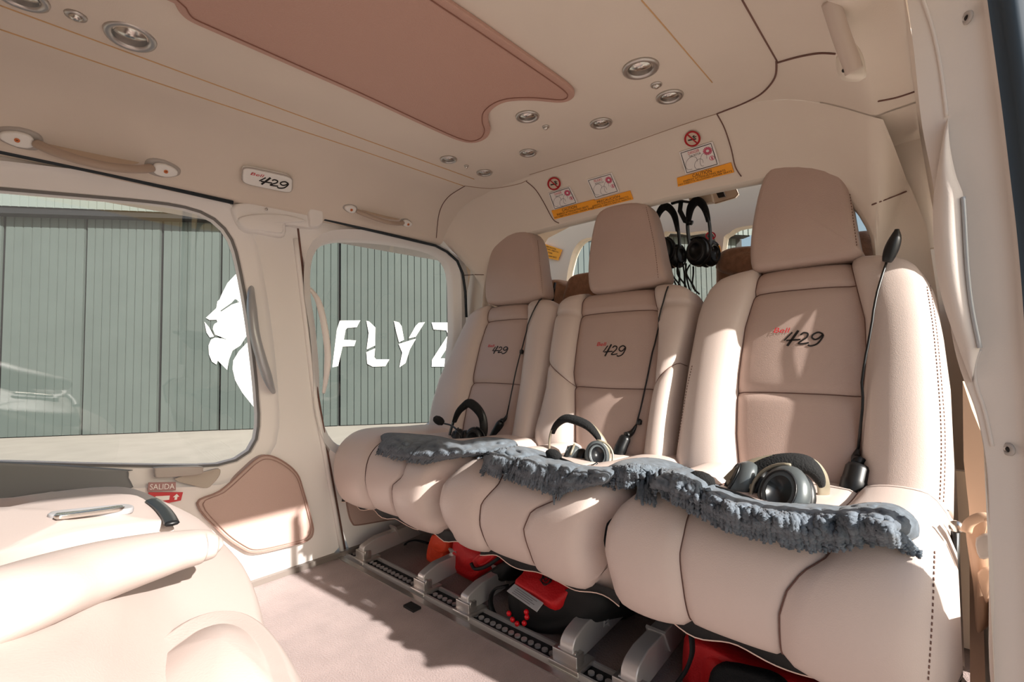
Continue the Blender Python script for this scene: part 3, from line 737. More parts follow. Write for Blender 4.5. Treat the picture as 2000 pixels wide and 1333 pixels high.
def headrest(root,pl,yoff=0.0,depth=.085):
    q=V(0,1.345+yoff,.9); n=V(0,-1,.10).normalized()
    o=[HP(p,q,n) for p in pxsm(pl,3,True)]
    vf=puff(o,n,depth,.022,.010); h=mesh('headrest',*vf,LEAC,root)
    bl=min(o,key=lambda p:p.z); br_=o
    for dx in (-.05,.05):
        cx_=sum(p.x for p in o)/len(o); zb=min(p.z for p in o)
        mesh('post',*tube([V(cx_+dx,1.345+yoff+.045,zb-.06),V(cx_+dx,1.345+yoff+.045,zb+.03)],.006,10),CHR,h)
    return vf,h
SEATS={}
Rcols=[[(1452,532),(1425,541),(1402,553),(1385,570),(1370,598),(1362,625),(1345,720),(1330,820),(1318,900),(1312,960),(1312,1000)],
[(1482,528),(1473,577),(1454,640),(1442,728),(1439,763),(1437,850),(1441,897),(1450,990)],
[(1660,507),(1673,561),(1689,623),(1692,693),(1685,766),(1682,850),(1680,897),(1672,1000)],
[(1700,494),(1740,497),(1775,508),(1800,525),(1820,558),(1836,640),(1850,745),(1857,897),(1855,1010),(1850,1060)]]
Lcols=[[(950,596),(935,604),(915,623),(894,668),(859,742),(845,790),(840,820),(838,880)],
[(953,600),(950,631),(936,675),(924,728),(920,752),(912,784),(905,822),(895,880)],
[(1029,588),(1031,623),(1028,670),(1022,720),(1019,751),(1008,826),(998,890)],
[(1060,580),(1080,584),(1092,600),(1086,626),(1080,658),(1073,710),(1059,780),(1052,815),(1043,860),(1038,890)]]
Mcols=[[(1146,571),(1122,577),(1104,584),(1092,600),(1085,630),(1077,689),(1074,720),(1069,763),(1057,808),(1047,840),(1043,900)],
[(1138,572),(1134,616),(1125,675),(1119,728),(1121,752),(1122,798),(1122,900)],
[(1273,556),(1283,605),(1287,650),(1286,700),(1282,745),(1272,800),(1258,900)],
[(1300,550),(1330,555),(1352,566),(1358,590),(1350,640),(1338,690),(1330,740),(1322,790),(1316,840),(1312,930)]]
def mk(label,cols,zs,bol,hr,wings=None,vrow=None,yoff=0):
    x0=sp_uv(cols[0][-2])[0]; x1=sp_uv(cols[3][-2])[0]
    e=empty('cabin_seat',label,'seat',((x0+x1)/2,1.15,0),'row of three cabin seats')
    b,av,top=seatback(e,cols,zs,bol,vrow,wings=wings)
    hv,h=headrest(e,hr,yoff); return e,b,av+[hv],h
def vr(ck,ct,rk,rt):
    # lower seam sweeps up across the bolsters
    if ck==1: s=.006*abs(2*ct-1)**2
    else:
        a=ct if ck==2 else 1-ct; s=.006+.075*a
    g=(rt if rk==0 else (1-rt) if rk==1 else 0); return s*g
seatL=mk('beige leather seat farthest from the camera, beside the left window',Lcols,[(1019,751),(1030,622)],.035,[(947,590),(944,560),(951,510),(964,472),(985,453),(1010,447),(1034,453),(1046,480),(1053,530),(1059,572),(1050,582),(1025,590),(985,595),(960,595)])
seatM=mk('middle beige leather seat of the row with winged upper bolsters',Mcols,[(1178,759),(1134,616)],.040,[(1148,565),(1145,520),(1152,460),(1163,418),(1182,398),(1214,390),(1243,390),(1264,402),(1277,440),(1289,500),(1298,540),(1285,552),(1250,560),(1200,570),(1165,573)],wings=True,vrow=vr)
seatR=mk('nearest beige leather seat on the right with sun on its bolsters',Rcols,[(1439,765),(1473,575)],.045,[(1465,522),(1462,480),(1468,425),(1481,365),(1500,322),(1532,300),(1580,288),(1615,286),(1638,296),(1653,340),(1667,420),(1678,478),(1684,492),(1665,504),(1600,514),(1520,525),(1480,529)])
BV={k:bvh_of(s[2]) for k,s in (('L',seatL),('M',seatM),('R',seatR))}
# cushions
def prof_c(t): # t 0 (back) .. 1 (bottom front)
    return None
PC=smoothp([V(0,1.22,.405),V(0,1.12,.415),V(0,1.02,.420),V(0,.93,.428),V(0,.87,.428),V(0,.825,.412),V(0,.795,.380),V(0,.783,.335),V(0,.785,.285),V(0,.800,.240),V(0,.820,.222),V(0,.86,.215)],4)
def cushion(root,xl,xr,s1,s2,lobe=(.012,.006,.012)):
    """s1,s2: list of px on the front face describing inner seams (top..bottom)"""
    N=len(PC); nrm=[]
    for i in range(N):
        t=(PC[min(i+1,N-1)]-PC[max(i-1,0)]).normalized(); nrm.append(V(0,t.z,-t.y))
    def sx(pl):
        pts=sorted([(HY(p,.79)) for p in pl],key=lambda a:-a.z); zs=[-a.z for a in pts]; xs=[a.x for a in pts]
        return lambda i:(interp(zs,xs,-PC[i].z) if PC[i].y<.84 else interp([-1,-zs[0]],[xs[0],xs[0]],0))
    fl=sx(xl) if not isinstance(xl,float) else (lambda i:xl); fr=sx(xr) if not isinstance(xr,float) else (lambda i:xr)
    fs_=[fl,sx(s1),sx(s2),fr]; nc=[12,16,12]; allv=[]
    parts=[]
    und=[]
    for k in range(3):
        rows=[]
        for i in range(N):
            row=[]
            a,b=fs_[k](i),fs_[k+1](i)
            for j in range(nc[k]+1):
                u=j/nc[k]; h=lobe[k]*(max(0,1-abs(2*u-1)**2.6))**.6
                side=0
                if k==0: rise=.016*math.sin(math.pi*min(1,(1-u)*.9+.1)) ; 
                elif k==2: rise=.016*math.sin(math.pi*min(1,u*.9+.1))
                else: rise=.0
                edge=0
                if k==0 and u<.3: edge=.045*((.3-u)/.3)**2.2
                if k==2 and u>.7: edge=.045*((u-.7)/.3)**2.2
                h+=rise*.6-edge
                if j in (0,nc[k]): h-=.005
                row.append(V(a+(b-a)*u,PC[i].y,PC[i].z)+nrm[i]*h)
            rows.append(row)
        parts.append(rows)
    # base: ends + underside
    per=[r[0] for r in parts[0]]; per2=[r[-1] for r in parts[2]]
    vs,fs=loft([per,[p+V(.012,0,0) for p in per]],False)
    cb=MB(); 
    def endcap(per,s):
        c_=V(per[0].x,1.0,.32); cb.add(per+[c_],[(i,i+1,len(per)) for i in range(len(per)-1)]+[(len(per)-1,0,len(per))])
    endcap(per,1); endcap(per2,-1)
    x0,x1=per[0].x,per2[0].x
    cb.add(*box(((x0+x1)/2,1.03,.255),(x1-x0)*.94,.36,.10))
    base=cb.build('seat_cushion',mat('black_fabric',(34,38,42),.9),root)
    for k,rows in enumerate(parts):
        vf=loft(rows,False); mesh('cushion_panel',*vf,LEA,base); allv.append(vf)
    sm=MB()
    for rows in (parts[1],parts[2]): sm.add(*tube([r[0]+nrm[i]*.001 for i,r in enumerate(rows)],.0011,5))
    sm.build('seam_piping',SEAM,base)
    # dark fabric skirt and pale edge along the bottom
    x=[parts[0][-1][0].x+.02+(parts[2][-1][-1].x-parts[0][-1][0].x-.04)*k/30 for k in range(31)]
    sk=[[V(a,.822,.228) for a in x],[V(a,.818+.004*math.sin(a*60),.206+.006*math.sin(a*47+1)) for a in x],[V(a,.86,.21) for a in x]]
    mesh('underside_skirt',*loft(sk,False),BLK,base)
    mesh('skirt_edge',*tube(sk[1],.0011,5),THR,base)
    return allv
g1px=[(905,893),(868,915),(850,940),(846,980),(853,1008),(866,1032)]
g2px=[(1212,962),(1176,990),(1164,1024),(1160,1076),(1167,1122)]
sh_=lambda pl,dx:[(a+dx,b) for a,b in pl]
cv={}
cv['L']=cushion(seatL[0],-1.535,sh_(g1px,-3),[(716,900),(716,940),(721,985)],[(790,930),(770,948),(768,996)],(.006,.004,.006))
cv['M']=cushion(seatM[0],sh_(g1px,4),sh_(g2px,-4),[(966,948),(942,982),(938,1024),(943,1066)],[(1082,978),(1040,997),(1026,1034),(1034,1083)],(.006,.004,.006))
cv['R']=cushion(seatR[0],sh_(g2px,5),.004,[(1332,1045),(1328,1083),(1335,1146),(1338,1213)],[(1618,1090),(1566,1118),(1538,1153),(1524,1199),(1521,1283)],(.008,.004,.010))
CBV=bvh_of([v for k in cv for v in cv[k]])
# stitching on the nearest seat and logos
RB_=BV['R']
for pl in ([(1810,560),(1822,640),(1832,745),(1838,850),(1836,960),(1828,1045)],[(1816,558),(1828,640),(1838,745),(1845,850),(1843,960),(1836,1045)],[(1650,310),(1662,400),(1673,480)],[(1352,715),(1342,760),(1330,830),(1322,880)]):
    stitches('stitching',pl,RB_,mat('stitch_dark',(120,92,82),.7),seatR[0],.0009)
stitches('stitching',[(1825,1078),(1822,1160),(1818,1240),(1812,1330)],CBV,MATS['stitch_dark'],seatR[0],.0009)
for pl,k in (([(1050,470),(1060,575)],'L'),([(1262,405),(1278,480),(1286,545)],'M')): stitches('stitching',pl,BV[k],MATS['stitch_dark'],(seatL if k=='L' else seatM)[0],.0008)
def logo(seat,bv,c,wx,hy,slope,red):
    q=[HP((c[0]+a*wx/2,c[1]+b*hy/2+a*wx/2*slope),sq,nr_) for a,b in ((-1,1),(1,1),(1,-1),(-1,-1))]
    cc_=sum(q,Vector())/4; h=SP(c,bv,0); d=(h-cc_).dot(nr_); q=[p+nr_*d for p in q]
    B429(q,nr_,seat,.0012,redm=red,w=.045)
rb1=mat('thread_red',(205,40,52),.6)
logo(seatL[0],BV['L'],(976,685),40,22,.0,rb1); logo(seatM[0],BV['M'],(1197,686),58,34,.0,rb1); logo(seatR[0],BV['R'],(1561,663),100,44,.0,rb1)
# seat legs
def leg(seat,front,h=.075,wd=.028,y1=1.40):
    p=HZ(front,0); x=p.x; y0=.868
    pr=smoothp([V(x,y0,.012),V(x,y0-.004,.045),V(x,y0+.012,h),V(x,y0+.05,h+.012)],4)+[V(x,y1,h+.03),V(x,y1,.05),V(x,y0+.06,.012)]
    vs,fs=loft([[v-V(wd/2,0,0) for v in pr],[v+V(wd/2,0,0) for v in pr]],True,True,True)
    l=mesh('seat_leg',vs,fs,STEEL,seat,angle=35,bev=.003)
    mb=MB(); mb.add(*box((x-.002,.874,.02),wd*1.8,.03,.03)); mb.add(*lathe([(.009,-.024),(.009,.024)],(x,.872,.03),(1,0,0),12)); mb.add(*box((x,.885,.006),wd*2.2,.07,.012))
    mb.build('track_fitting',ALU,l,bev=.002)
    for yy in (1.0,1.08,1.16): mesh('web_rib',*box((x,yy,.06),wd*1.25,.006,.055,Matrix.Rotation(.5,3,'X')),STEEL,l,smooth=False)
    return l,x
legs={}
for s,f_ in ((seatL,(707,1097)),(seatL,(816,1160)),(seatM,(900,1205)),(seatM,(1098,1312)),(seatR,(1215,1382)),(seatR,(1650,1700))):
    l,x=leg(s[0],f_,.066 if f_[0]>1000 else .056,.036 if f_[0]>1000 else .028)
    if f_[0] in (816,1098):
        xx=x+(.0185 if f_[0]>1000 else .0145); q=[V(xx,.99,.04),V(xx,1.05,.045),V(xx,1.05,.078),V(xx,.99,.072)]
        mesh('data_label',*slab(q,V(1,0,0),.0005),mat('label_white',(214,210,206),.6),l,smooth=False)
        mb=MB()
        for r_ in range(4):
            for a_ in (.08,.38,.70): mb.add(*poly_quad([(a_,.72-.2*r_),(a_+.22,.72-.2*r_),(a_+.22,.84-.2*r_),(a_,.84-.2*r_)],q,V(1,0,0),.0008))
        mb.build('label_print',mat('print_faint',(120,116,116),.6),l,smooth=False,kind='stuff')
# seat underframe pans
for s,x0,x1 in ((seatL,-1.48,-1.02),(seatM,-.96,-.52),(seatR,-.46,-.04)):
    mesh('seat_pan',*box(((x0+x1)/2,1.12,.19),x1-x0,.46,.03),BLK,s[0],smooth=False)
    for xx in (x0+.05,x1-.05): mesh('strut',*tube([V(xx,.98,.18),V(xx,1.30,.10)],.012,8),STEEL,s[0])
# ================================================================ RIGHT SIDE
jr=[([(1768,-60),(1772,0),(1785,100),(1800,240),(1822,357),(1832,450),(1845,560),(1864,680),(1886,752),(1908,800),(1928,880),(1934,1000),(1936,1150),(1930,1420)],.85),
([(1835,-60),(1842,0),(1858,100),(1873,240),(1888,357),(1898,450),(1908,560),(1915,680),(1922,760),(1942,880),(1950,1000),(1950,1150),(1945,1420)],.80),
([(1912,-60),(1918,0),(1934,120),(1950,240),(1964,357),(1975,450),(1985,560),(1993,680),(2000,800),(2006,950),(2012,1100),(2014,1200),(2016,1420)],.745)]
rows=[]
for (pl,_),y in zip(jr,(.814,.812,.810)): rows.append([HP(p,V(0,y,0),V(0,1,.05)) for p in pxsm(pl,5)])
rr=[]
for k in range(len(rows)-1):
    for t in range(5): rr.append([a.lerp(b,t/5)+V(-.004,0,0)*math.sin(math.pi*t/5) for a,b in zip(rows[k],rows[k+1])])
rr.append(rows[-1]); rr.append([p+V(.003,-.012,0) for p in rows[-1]])
vfj=loft(rr,False)
JAMB=mat('jamb_trim',(218,208,200),.5,bump=.08,scale=700)
jm=mesh('trim_10',*vfj,JAMB,kind='structure')
mesh('trim_13',*stripx([p for p in rc if p[0]>-.2]+[(.08,1.17)],YH-.01,1.47,4),LINER,kind='structure')
mesh('wall_sun_block_side',*box((.10,1.25,1.22),.03,.76,.34),WHT,kind='structure',smooth=False)  # added unseen slab outside, closes the sun leak between wall and roof
mesh('wall_sun_block_cockpit',*box((.085,1.62,1.05),.03,.42,.6),WHT,kind='structure',smooth=False)  # added unseen slab beside the cockpit, stops sun streaks leaking in
mesh('trim_14',*box((-.005,1.445,1.06),.19,.02,.30),LINER,kind='structure',smooth=False)
e_=[p+V(.003,-.012,0) for p in rows[-1]]
mesh('trim_11',*loft([e_,[p+V(.010,.0,0) for p in e_],[p+V(.011,-.008,0) for p in e_],[p+V(.022,-.008,0) for p in e_],[p+V(.06,.03,0) for p in e_]],False),mat('slate_seal',(52,66,78),.5),kind='structure')
jb=bvh_of([vfj])
for p,r in (((1890,35),.0075),((1971,878),.0075)):
    c=SP(p,jb,.0005); 
    if c: 
        n=V(-.75,-.65,0).normalized(); s_=mesh('screw',*lathe([(r,0),(r*.95,.002),(r*.5,.003),(r*.45,.001)],c,n,18),TRIMG,jm); mesh('screw_hole',*lathe([(r*.4,.0012),(r*.3,.0022)],c,n,10),INK,s_)
# fixed right wall with its own window (after the left one, outline shaped for the sun patches), seen on edge
g3=[(y,z) for y,z in byangle([V(0,*p) for p in [(.797,.46),(.80,.40),(.82,.365),(.96,.36),(1.22,.375),(1.27,.41),(1.31,.46),(1.33,.56),(1.33,.80),(1.315,.93),(1.28,1.01),(1.22,1.045),(1.1,1.06),(.90,1.06),(.835,1.05),(.818,1.01),(.806,.9),(.799,.7)]],(1.08,.72))]
o3=byangle([V(0,*p) for p in [(.788,0),(.788,.5),(.785,1.16),(1.38,1.16),(1.42,1.05),(1.43,0)]],(1.08,.72))
rg=[[V(.065,y,z) for y,z in g3],[V(.045,y,z) for y,z in off2(g3,.004,None)],[V(.034,y,z) for y,z in off2(g3,.007,None)],[V(.03-max(0,z-.6)*.10,y,z) for y,z in o3]]
vfr=loft(rg,True); wr=mesh('wall_right',*vfr,LINER,kind='structure')
mesh('glass',[V(.06,y,z) for y,z in g3]+[V(.06,1.08,.72)],[(i,(i+1)%96,96) for i in range(96)],GLASS,wr)
mesh('wall_fill_block_rear',*box((.05,-.52,.6),.05,.5,1.2),LINER,kind='structure',smooth=False)  # unseen rear wall, run forward to cut fill light on the bench
# jamb handle blade
Lf=[HP(p,V(0,.803,0),V(0,1,.05)) for p in reseqp([(1851,230),(1838,290),(1824,380),(1822,440),(1828,520),(1842,590),(1862,650),(1884,712),(1898,748)],40)]
Rg=[HP(p,V(0,.791,0),V(0,1,.05)) for p in reseqp([(1851,230),(1856,290),(1868,345),(1882,385),(1886,460),(1893,550),(1904,625),(1914,676),(1906,705),(1898,748)],40)]
bl=[]
for k in range(9):
    t=k/8; bl.append([a.lerp(b,t)+V(-.004,-.014,0)*math.sin(math.pi*t)*math.sin(math.pi*min(1,max(0,i_/39)))**.5 for i_,(a,b) in enumerate(zip(Lf,Rg))])
bl+= [[p+V(.0,.012,0) for p in bl[-1]],[p+V(0,.012,0) for p in bl[0]],bl[0]]
e=empty('pillar_handle','long beige curved blade handle on the right door post beside the nearest seat','handle',Lf[20])
mesh('grip',*loft(bl,False),JAMB,e)
mesh('bright_edge',*tube([HP(p,V(0,.788,0),V(0,1,.05)) for p in pxsm([(1881,385),(1884,430),(1889,520),(1898,600),(1914,680)],4)],.0022,8),SILV,e)
for k_,pl in enumerate(([(1798,-12),(1822,60),(1838,140),(1849,228)],[(1914,684),(1904,712),(1906,752),(1922,800),(1938,872)])):
    seamline('contour_bead',pl,jb,JAMB,.0022,0,jm)
# moulded arm piece low on the right side, with buckle
q=[HY(p,.90) for p in pxsm([(1884,1038),(1890,1022),(1912,1008),(1928,1008),(1930,1018),(1915,1030),(1935,1033),(1940,1100),(1938,1150),(1925,1190),(1922,1220),(1905,1240),(1900,1160),(1892,1100)],3,True)]
e=empty('side_latch_housing','tan moulded housing with a hooked top between the nearest seat and the door post','trim housing',q[0])
TAN=mat('tan_plastic',(214,178,150),.45)
mesh('housing',*puff(q,V(-.3,-.95,0),.05,.008,.004),TAN,e)
mesh('hook',*tube([HY(p,.885) for p in pxsm([(1887,1040),(1892,1024),(1908,1013),(1924,1010),(1931,1016)],3)],.0045,10,1.3),TAN,e)
q=[HY(p,.885) for p in ((1905,1052),(1940,1045),(1940,1085),(1912,1092))]
mesh('grey_insert',*puff(smoothp(q,3,True),V(-.3,-.95,0),.01,.003,.001),TRIMG,e)
q=[HY(p,.885) for p in ((1908,1120),(1938,1112),(1936,1150),(1925,1180))]
mesh('lower_pad',*puff(smoothp(q,3,True),V(-.3,-.95,0),.01,.003,.001),TAN,e)
e=empty('seat_side_strut','dark metal strut with a round bolt between the nearest seat and the right wall','strut',HY((1870,1040),1.0))
pts=[HY(p,1.0) for p in ((1866,1035),(1864,1120),(1866,1220),(1868,1330),(1868,1420))]
mesh('strut',*tube(pts,.009,8,.6),DRK,e); mesh('bolt',*lathe([(.009,0),(.009,.004),(.005,.008),(.001,.009)],HY((1868,1029),.99),(-.1,-1,.1),14),CHR,e)
# lower side panel
q=[HY(p,1.1) for p in ((1880,745),(1898,800),(1930,880),(1940,1000),(1945,1420),(1895,1420),(1893,1000),(1882,900))]
mesh('trim_12',*slab(q,V(-1,-1,0),.012),TAN,kind='structure',smooth=False)
# ================================================================ COCKPIT seen between the seats
CKL=mat('cockpit_liner',(222,204,184),.6,spec=.3)
from mathutils.geometry import tessellate_polygon
def sheet(name,outer,holes,y,th,m,**k):
    polys=[[HY(p,y) if len(p)==2 else Vector(p) for p in pl] for pl in [outer]+holes]
    flat=[v for pl in polys for v in pl]; tri=tessellate_polygon([[Vector((v.x,v.z,0)) for v in pl] for pl in polys])
    n=len(flat); vs=flat+[v+V(0,th,0) for v in flat]; fs=[tuple(t) for t in tri]+[tuple(i+n for i in t[::-1]) for t in tri]
    a=0
    for pl in polys:
        N=len(pl)
        for i in range(N): fs.append((a+i,a+(i+1)%N,a+(i+1)%N+n,a+i+n))
        a+=N
    return mesh(name,vs,fs,m,smooth=False,**k)
YC=2.15
h1=pxsm([(1106,560),(1112,515),(1122,485),(1138,468),(1165,464),(1215,468),(1245,500),(1250,560),(1230,640),(1110,640)],3,True)
h2=pxsm([(1285,470),(1340,456),(1392,456),(1399,520),(1396,580),(1380,650),(1290,660)],3,True)
h3=pxsm([(1412,478),(1425,455),(1450,443),(1520,436),(1600,432),(1630,470),(1620,600),(1425,600)],3,True)
h4=pxsm([(1630,345),(1662,350),(1688,372),(1702,410),(1707,450),(1704,540),(1640,540)],3,True)
sheet('wall_cockpit',[V(-1.75,YC,0),V(.15,YC,0),V(.15,YC,1.42),V(-1.75,YC,1.42)],[h1,h2,h3,h4],YC,.06,CKL,kind='structure')
for h in (h1,h2,h3,h4): mesh('window_3' if h is h1 else 'window_4' if h is h2 else 'window_5' if h is h3 else 'window_6',*slab([HY(p,YC+.03) for p in h],V(0,-1,0),.003),GLASS,kind='structure',smooth=False)
mesh('ceiling_cockpit',*loft([[V(-1.62,y,.9),V(-1.58,y,1.1),V(-1.45,y,z-.06),V(-1.2,y,z),V(-.36,y,z),V(-.12,y,z-.05)] for y,z in ((1.455,1.163),(1.50,1.20),(1.6,1.26),(1.75,1.315),(1.89,1.325))],False),CKL,kind='structure')
# side walls with a big right side window
lfw=[V(-1.62,1.43,0),V(-1.62,YC,0),V(-1.62,YC,.9),V(-1.62,1.43,.9)]
mesh('wall_cockpit_left',*slab(lfw,V(1,0,0),.02),CKL,kind='structure',smooth=False)
mesh('wall_cockpit_right',*box((.07,1.8,.42),.03,.75,.84),CKL,kind='structure',smooth=False)
mesh('wall_cockpit_right_post',*tube([V(.05,1.50,.8),V(.0,1.50,1.05),V(-.10,1.52,1.2)],.03,8),CKL,kind='structure')
mesh('wall_front_lower',*box((-.78,1.52,.2),1.7,.02,.4),CKL,kind='structure',smooth=False)
# cockpit stickers
def csticker(pl,y,lines,label,m=CAUT):
    q=[HY(p,y) for p in pl]; n=V(0,-1,0); e=empty('caution_sticker',label,'sticker',q[0])
    mesh('strip',*slab([p+n*.002 for p in q],n,.003),m,e,smooth=False)
    mb=MB()
    for t,u0,u1,v0,v1 in lines: mb.add(*text_quad(t,q,u0,u1,v0,v1,n,.003))
    mb.build('lettering',INK,e,smooth=False)
csticker([(1050,500),(1090,509),(1098,488),(1056,474)],YC-.01,[('PRECAUCIÓN',.3,.75,.80,.95),('NO PONER OBJETOS',.1,.9,.60,.74),('CAUTION',.3,.65,.38,.52),('NO OBJECTS UNDER SEATS',.1,.9,.1,.26)],'orange two language sticker seen right of the far left headrest')
csticker([(1390,494),(1408,492),(1406,480),(1391,482)],YC-.01,[('CAUTION',.2,.8,.4,.7)],'tiny orange sticker beside the hanging headsets in the cockpit')
q=[HY((1388+9*math.cos(k*.4),461+7*math.sin(k*.4)),YC-.012) for k in range(16)]
e=empty('no_smoking_sign','tiny red ring sign beyond the hanging headsets','sign',q[0]); mesh('ring',*ringline(q,.006,V(0,-1,0),.001),MATS['sign_crimson'],e,smooth=False); mesh('bar',*ringline([q[2],q[10]],.005,V(0,-1,0),.0015,False),MATS['sign_crimson'],e,smooth=False)
# switch plate overhead
q=[HY(p,1.9) for p in ((1382,378),(1436,364),(1442,380),(1436,386),(1396,398))]
e=empty('overhead_switch_plate','beige plate with a dark square switch on the cockpit ceiling behind the header','switch plate',q[0])
mesh('plate',*slab(q,V(0,-1,0),.01),CKL,e,smooth=False); mesh('switch',*slab([HY(p,1.885) for p in ((1398,376),(1412,373),(1416,383),(1403,386))],V(0,-1,0),.008),INK,e,smooth=False)
mesh('rim',*ringline([p+V(0,-.002,0) for p in q],.004,V(0,-1,0),.001),MATS['joint_tan'],e,smooth=False)
# pilot seats in fleece
def pilot(label,px,y,headpx=None):
    o=[HY(p,y) for p in pxsm(px,3,True)]; e=empty('pilot_seat',label,'seat',V(sum(p.x for p in o)/len(o),y,0),'fleece covered cockpit seats')
    mesh('backrest',*puff(o,(0,-1,0),.12,.035,.02),FLEECE,e)
    if headpx: mesh('headrest',*puff([HY(p,y-.03) for p in pxsm(headpx,3,True)],(0,-1,0),.10,.03,.02),FLEECE,e)
    x0,x1=min(p.x for p in o),max(p.x for p in o)
    mesh('seat_base',*box(((x0+x1)/2,y+.18,.18),(x1-x0)*.9,.30,.3),DRK,e,bev=.02)
    return e
ps=pilot('brown fleece pilot seat seen between the left and middle headrests',[(1045,560),(1060,548),(1085,545),(1110,556),(1200,560),(1280,570),(1290,700),(1290,800),(1040,800),(1040,620)],1.62,[(1098,600),(1100,560),(1110,540),(1135,532),(1180,528),(1240,532),(1262,560),(1262,600),(1180,606)])
mesh('harness_strap',*tube([HY(p,1.56) for p in ((1066,548),(1070,580),(1074,610))],.010,6,.3),DRK,ps); mesh('harness_strap',*tube([HY(p,1.56) for p in ((1084,552),(1080,580),(1076,606))],.008,6,.3),DRK,ps)
pilot('brown fleece pilot seat seen left of and behind the right headrest',[(1396,600),(1394,530),(1400,500),(1420,488),(1470,482),(1600,470),(1680,448),(1705,456),(1712,500),(1712,700),(1400,800)],1.66,[(1400,530),(1396,505),(1408,488),(1440,480),(1500,478),(1560,480),(1580,520),(1570,540),(1480,545)])
# ================================================================ HEADSETS
EARM=mat('ear_shell_black',(30,32,35),.35); EARG=mat('ear_shell_grey',(84,90,92),.35,metal=.2); BANDG=mat('band_olive',(150,142,124),.4,metal=.3)
def headset(label,band,y0,y1,cups,mic,boom,shell,bandm,cat='headset',name='headset',group=None,bw=.012,pads=True):
    P=[HY(p,y0+(y1-y0)*i/(len(band)-1)) for i,p in enumerate(band)]
    e=empty(name,label,cat,P[0],group); P=smoothp(P,6); c0=sum(P,Vector())/len(P)
    b=mesh('headband',*tube(P,bw,12,.30,up=(c0-P[len(P)//2])),bandm,e)
    nP=len(P); inn=[c0+(p-c0)*.93 for p in P[int(nP*.18):int(nP*.82)]]
    if pads: mesh('head_pad',*tube(inn,[bw*1.5*(.5+.5*math.sin(math.pi*i/(len(inn)-1))) for i in range(len(inn))],10,.7,up=(c0-P[nP//2])),DRK2,e)
    for (cp_,y,r,ax) in cups:
        c=HY(cp_,y); ax=Vector(ax).normalized(); rp=r
        cu=mesh('ear_cup',*lathe([(rp*.80,-.012),(rp*.96,-.008),(rp,.0),(rp*.95,.008),(rp*.78,.016),(rp*.55,.019),(rp*.50,.0165),(rp*.1,.0165),(.0005,.0165)],c,ax,28,(0,0,1),1.12,.88),shell,e)
        mesh('ear_cushion',*lathe([(rp*.45,-.030),(rp*.62,-.034),(rp*.90,-.030),(rp*1.0,-.020),(rp*.92,-.011),(rp*.5,-.010)],c,ax,24,(0,0,1),1.12,.88),DRK,cu)
        mesh('trim_ring',*lathe([(rp*.64,.0175),(rp*.68,.0205),(rp*.74,.0178)],c,ax,28,(0,0,1),1.12,.88),EARM,cu)
        # yoke from nearest band end
        nb=min((P[0],P[-1]),key=lambda p:(p-c).length)
        mesh('yoke',*tube(smoothp([nb,nb.lerp(c,.25)+ax*.006,nb.lerp(c,max(.3,1-rp*1.1/max((nb-c).length,.001)))+ax*.006],5),[.0045]*11,8,1.6),bandm,cu)
        d_=(nb-c); d_=(d_-ax*d_.dot(ax)).normalized(); w2_=ax.cross(d_)
        mesh('yoke_arm',*tube([c+ax*.006+(d_*math.cos(t*.2)+w2_*math.sin(t*.2))*rp*1.10 for t in range(-8,9)],.003,6),bandm,cu)
    if boom:
        B=smoothp([HY(p,y) for p,y in boom],6); mesh('mic_boom',*tube(B,.0028,8),DRK,e)
    if mic:
        (p,y,r,ax)=mic; c=HY(p,y); m_=mesh('microphone',*lathe([(r*.3,-r*1.6),(r*.8,-r*1.1),(r,-r*.3),(r*.98,r*.5),(r*.7,r*1.2),(r*.2,r*1.5)],c,ax,16),DRK2,e)
    return e
headset('black headset with a foam tipped boom microphone on the far left seat',[(876,862),(882,835),(893,806),(908,790),(918,786),(932,797),(942,815),(945,840),(940,862)],1.04,1.08,[((893,862),1.02,.036,(-.55,-.75,.25)),((925,858),1.05,.034,(.5,-.80,.2))],((857,822),1.0,.014,(1,.1,-.35)),[((868,828),1.0),((882,832),1.0),((896,845),.99),((901,865),1.0),((897,885),1.01)],EARM,DRK,bw=.013)
headset('grey headset with an olive band standing on the middle seat',[(1073,880),(1074,855),(1082,832),(1100,817),(1120,818),(1150,831),(1172,855),(1184,880),(1186,900)],1.02,1.05,[((1166,892),1.0,.034,(.55,-.70,.35)),((1118,892),1.0,.026,(-.75,-.45,.35))],((1082,890),.87,.013,(1,.1,-.3)),[((1092,895),.87),((1110,902),.87),((1130,910),.875),((1150,914),.88),((1166,905),.90)],EARG,BANDG,bw=.011)
headset('large grey headset with wide olive band lying on the nearest seat',[(1424,945),(1450,922),(1490,907),(1540,902),(1580,908),(1602,930),(1609,958),(1604,985)],.94,1.02,[((1530,968),.90,.047,(-.25,-.80,.50)),((1448,945),.94,.040,(-.80,-.35,.45))],((1372,938),.845,.014,(1,.2,-.3)),[((1383,948),.845),((1420,958),.85),((1460,972),.85),((1495,986),.85),((1520,992),.86)],EARG,BANDG,bw=.014)
g_='spare headsets hanging in the cockpit'
headset('black spare headset hanging behind the middle headrest, left one of two',[(1283,470),(1282,430),(1290,408),(1303,402),(1318,420),(1326,460),(1328,500)],1.58,1.58,[((1296,490),1.56,.042,(-.2,-.95,0)),((1322,500),1.58,.036,(1,-.3,0))],None,None,EARM,DRK,group=g_,bw=.012)
headset('black spare headset hanging with one round ear cup facing the cabin, right one of two',[(1347,480),(1343,440),(1348,405),(1362,390),(1377,405),(1386,440),(1388,485)],1.58,1.58,[((1362,492),1.55,.042,(-.1,-1,.05)),((1388,496),1.60,.038,(1,-.4,0))],None,None,EARM,DRK,group=g_,bw=.013)
hk=empty('headset_hook','pale bracket with black hooks holding the spare headsets','hook',HY((1370,390),1.6))
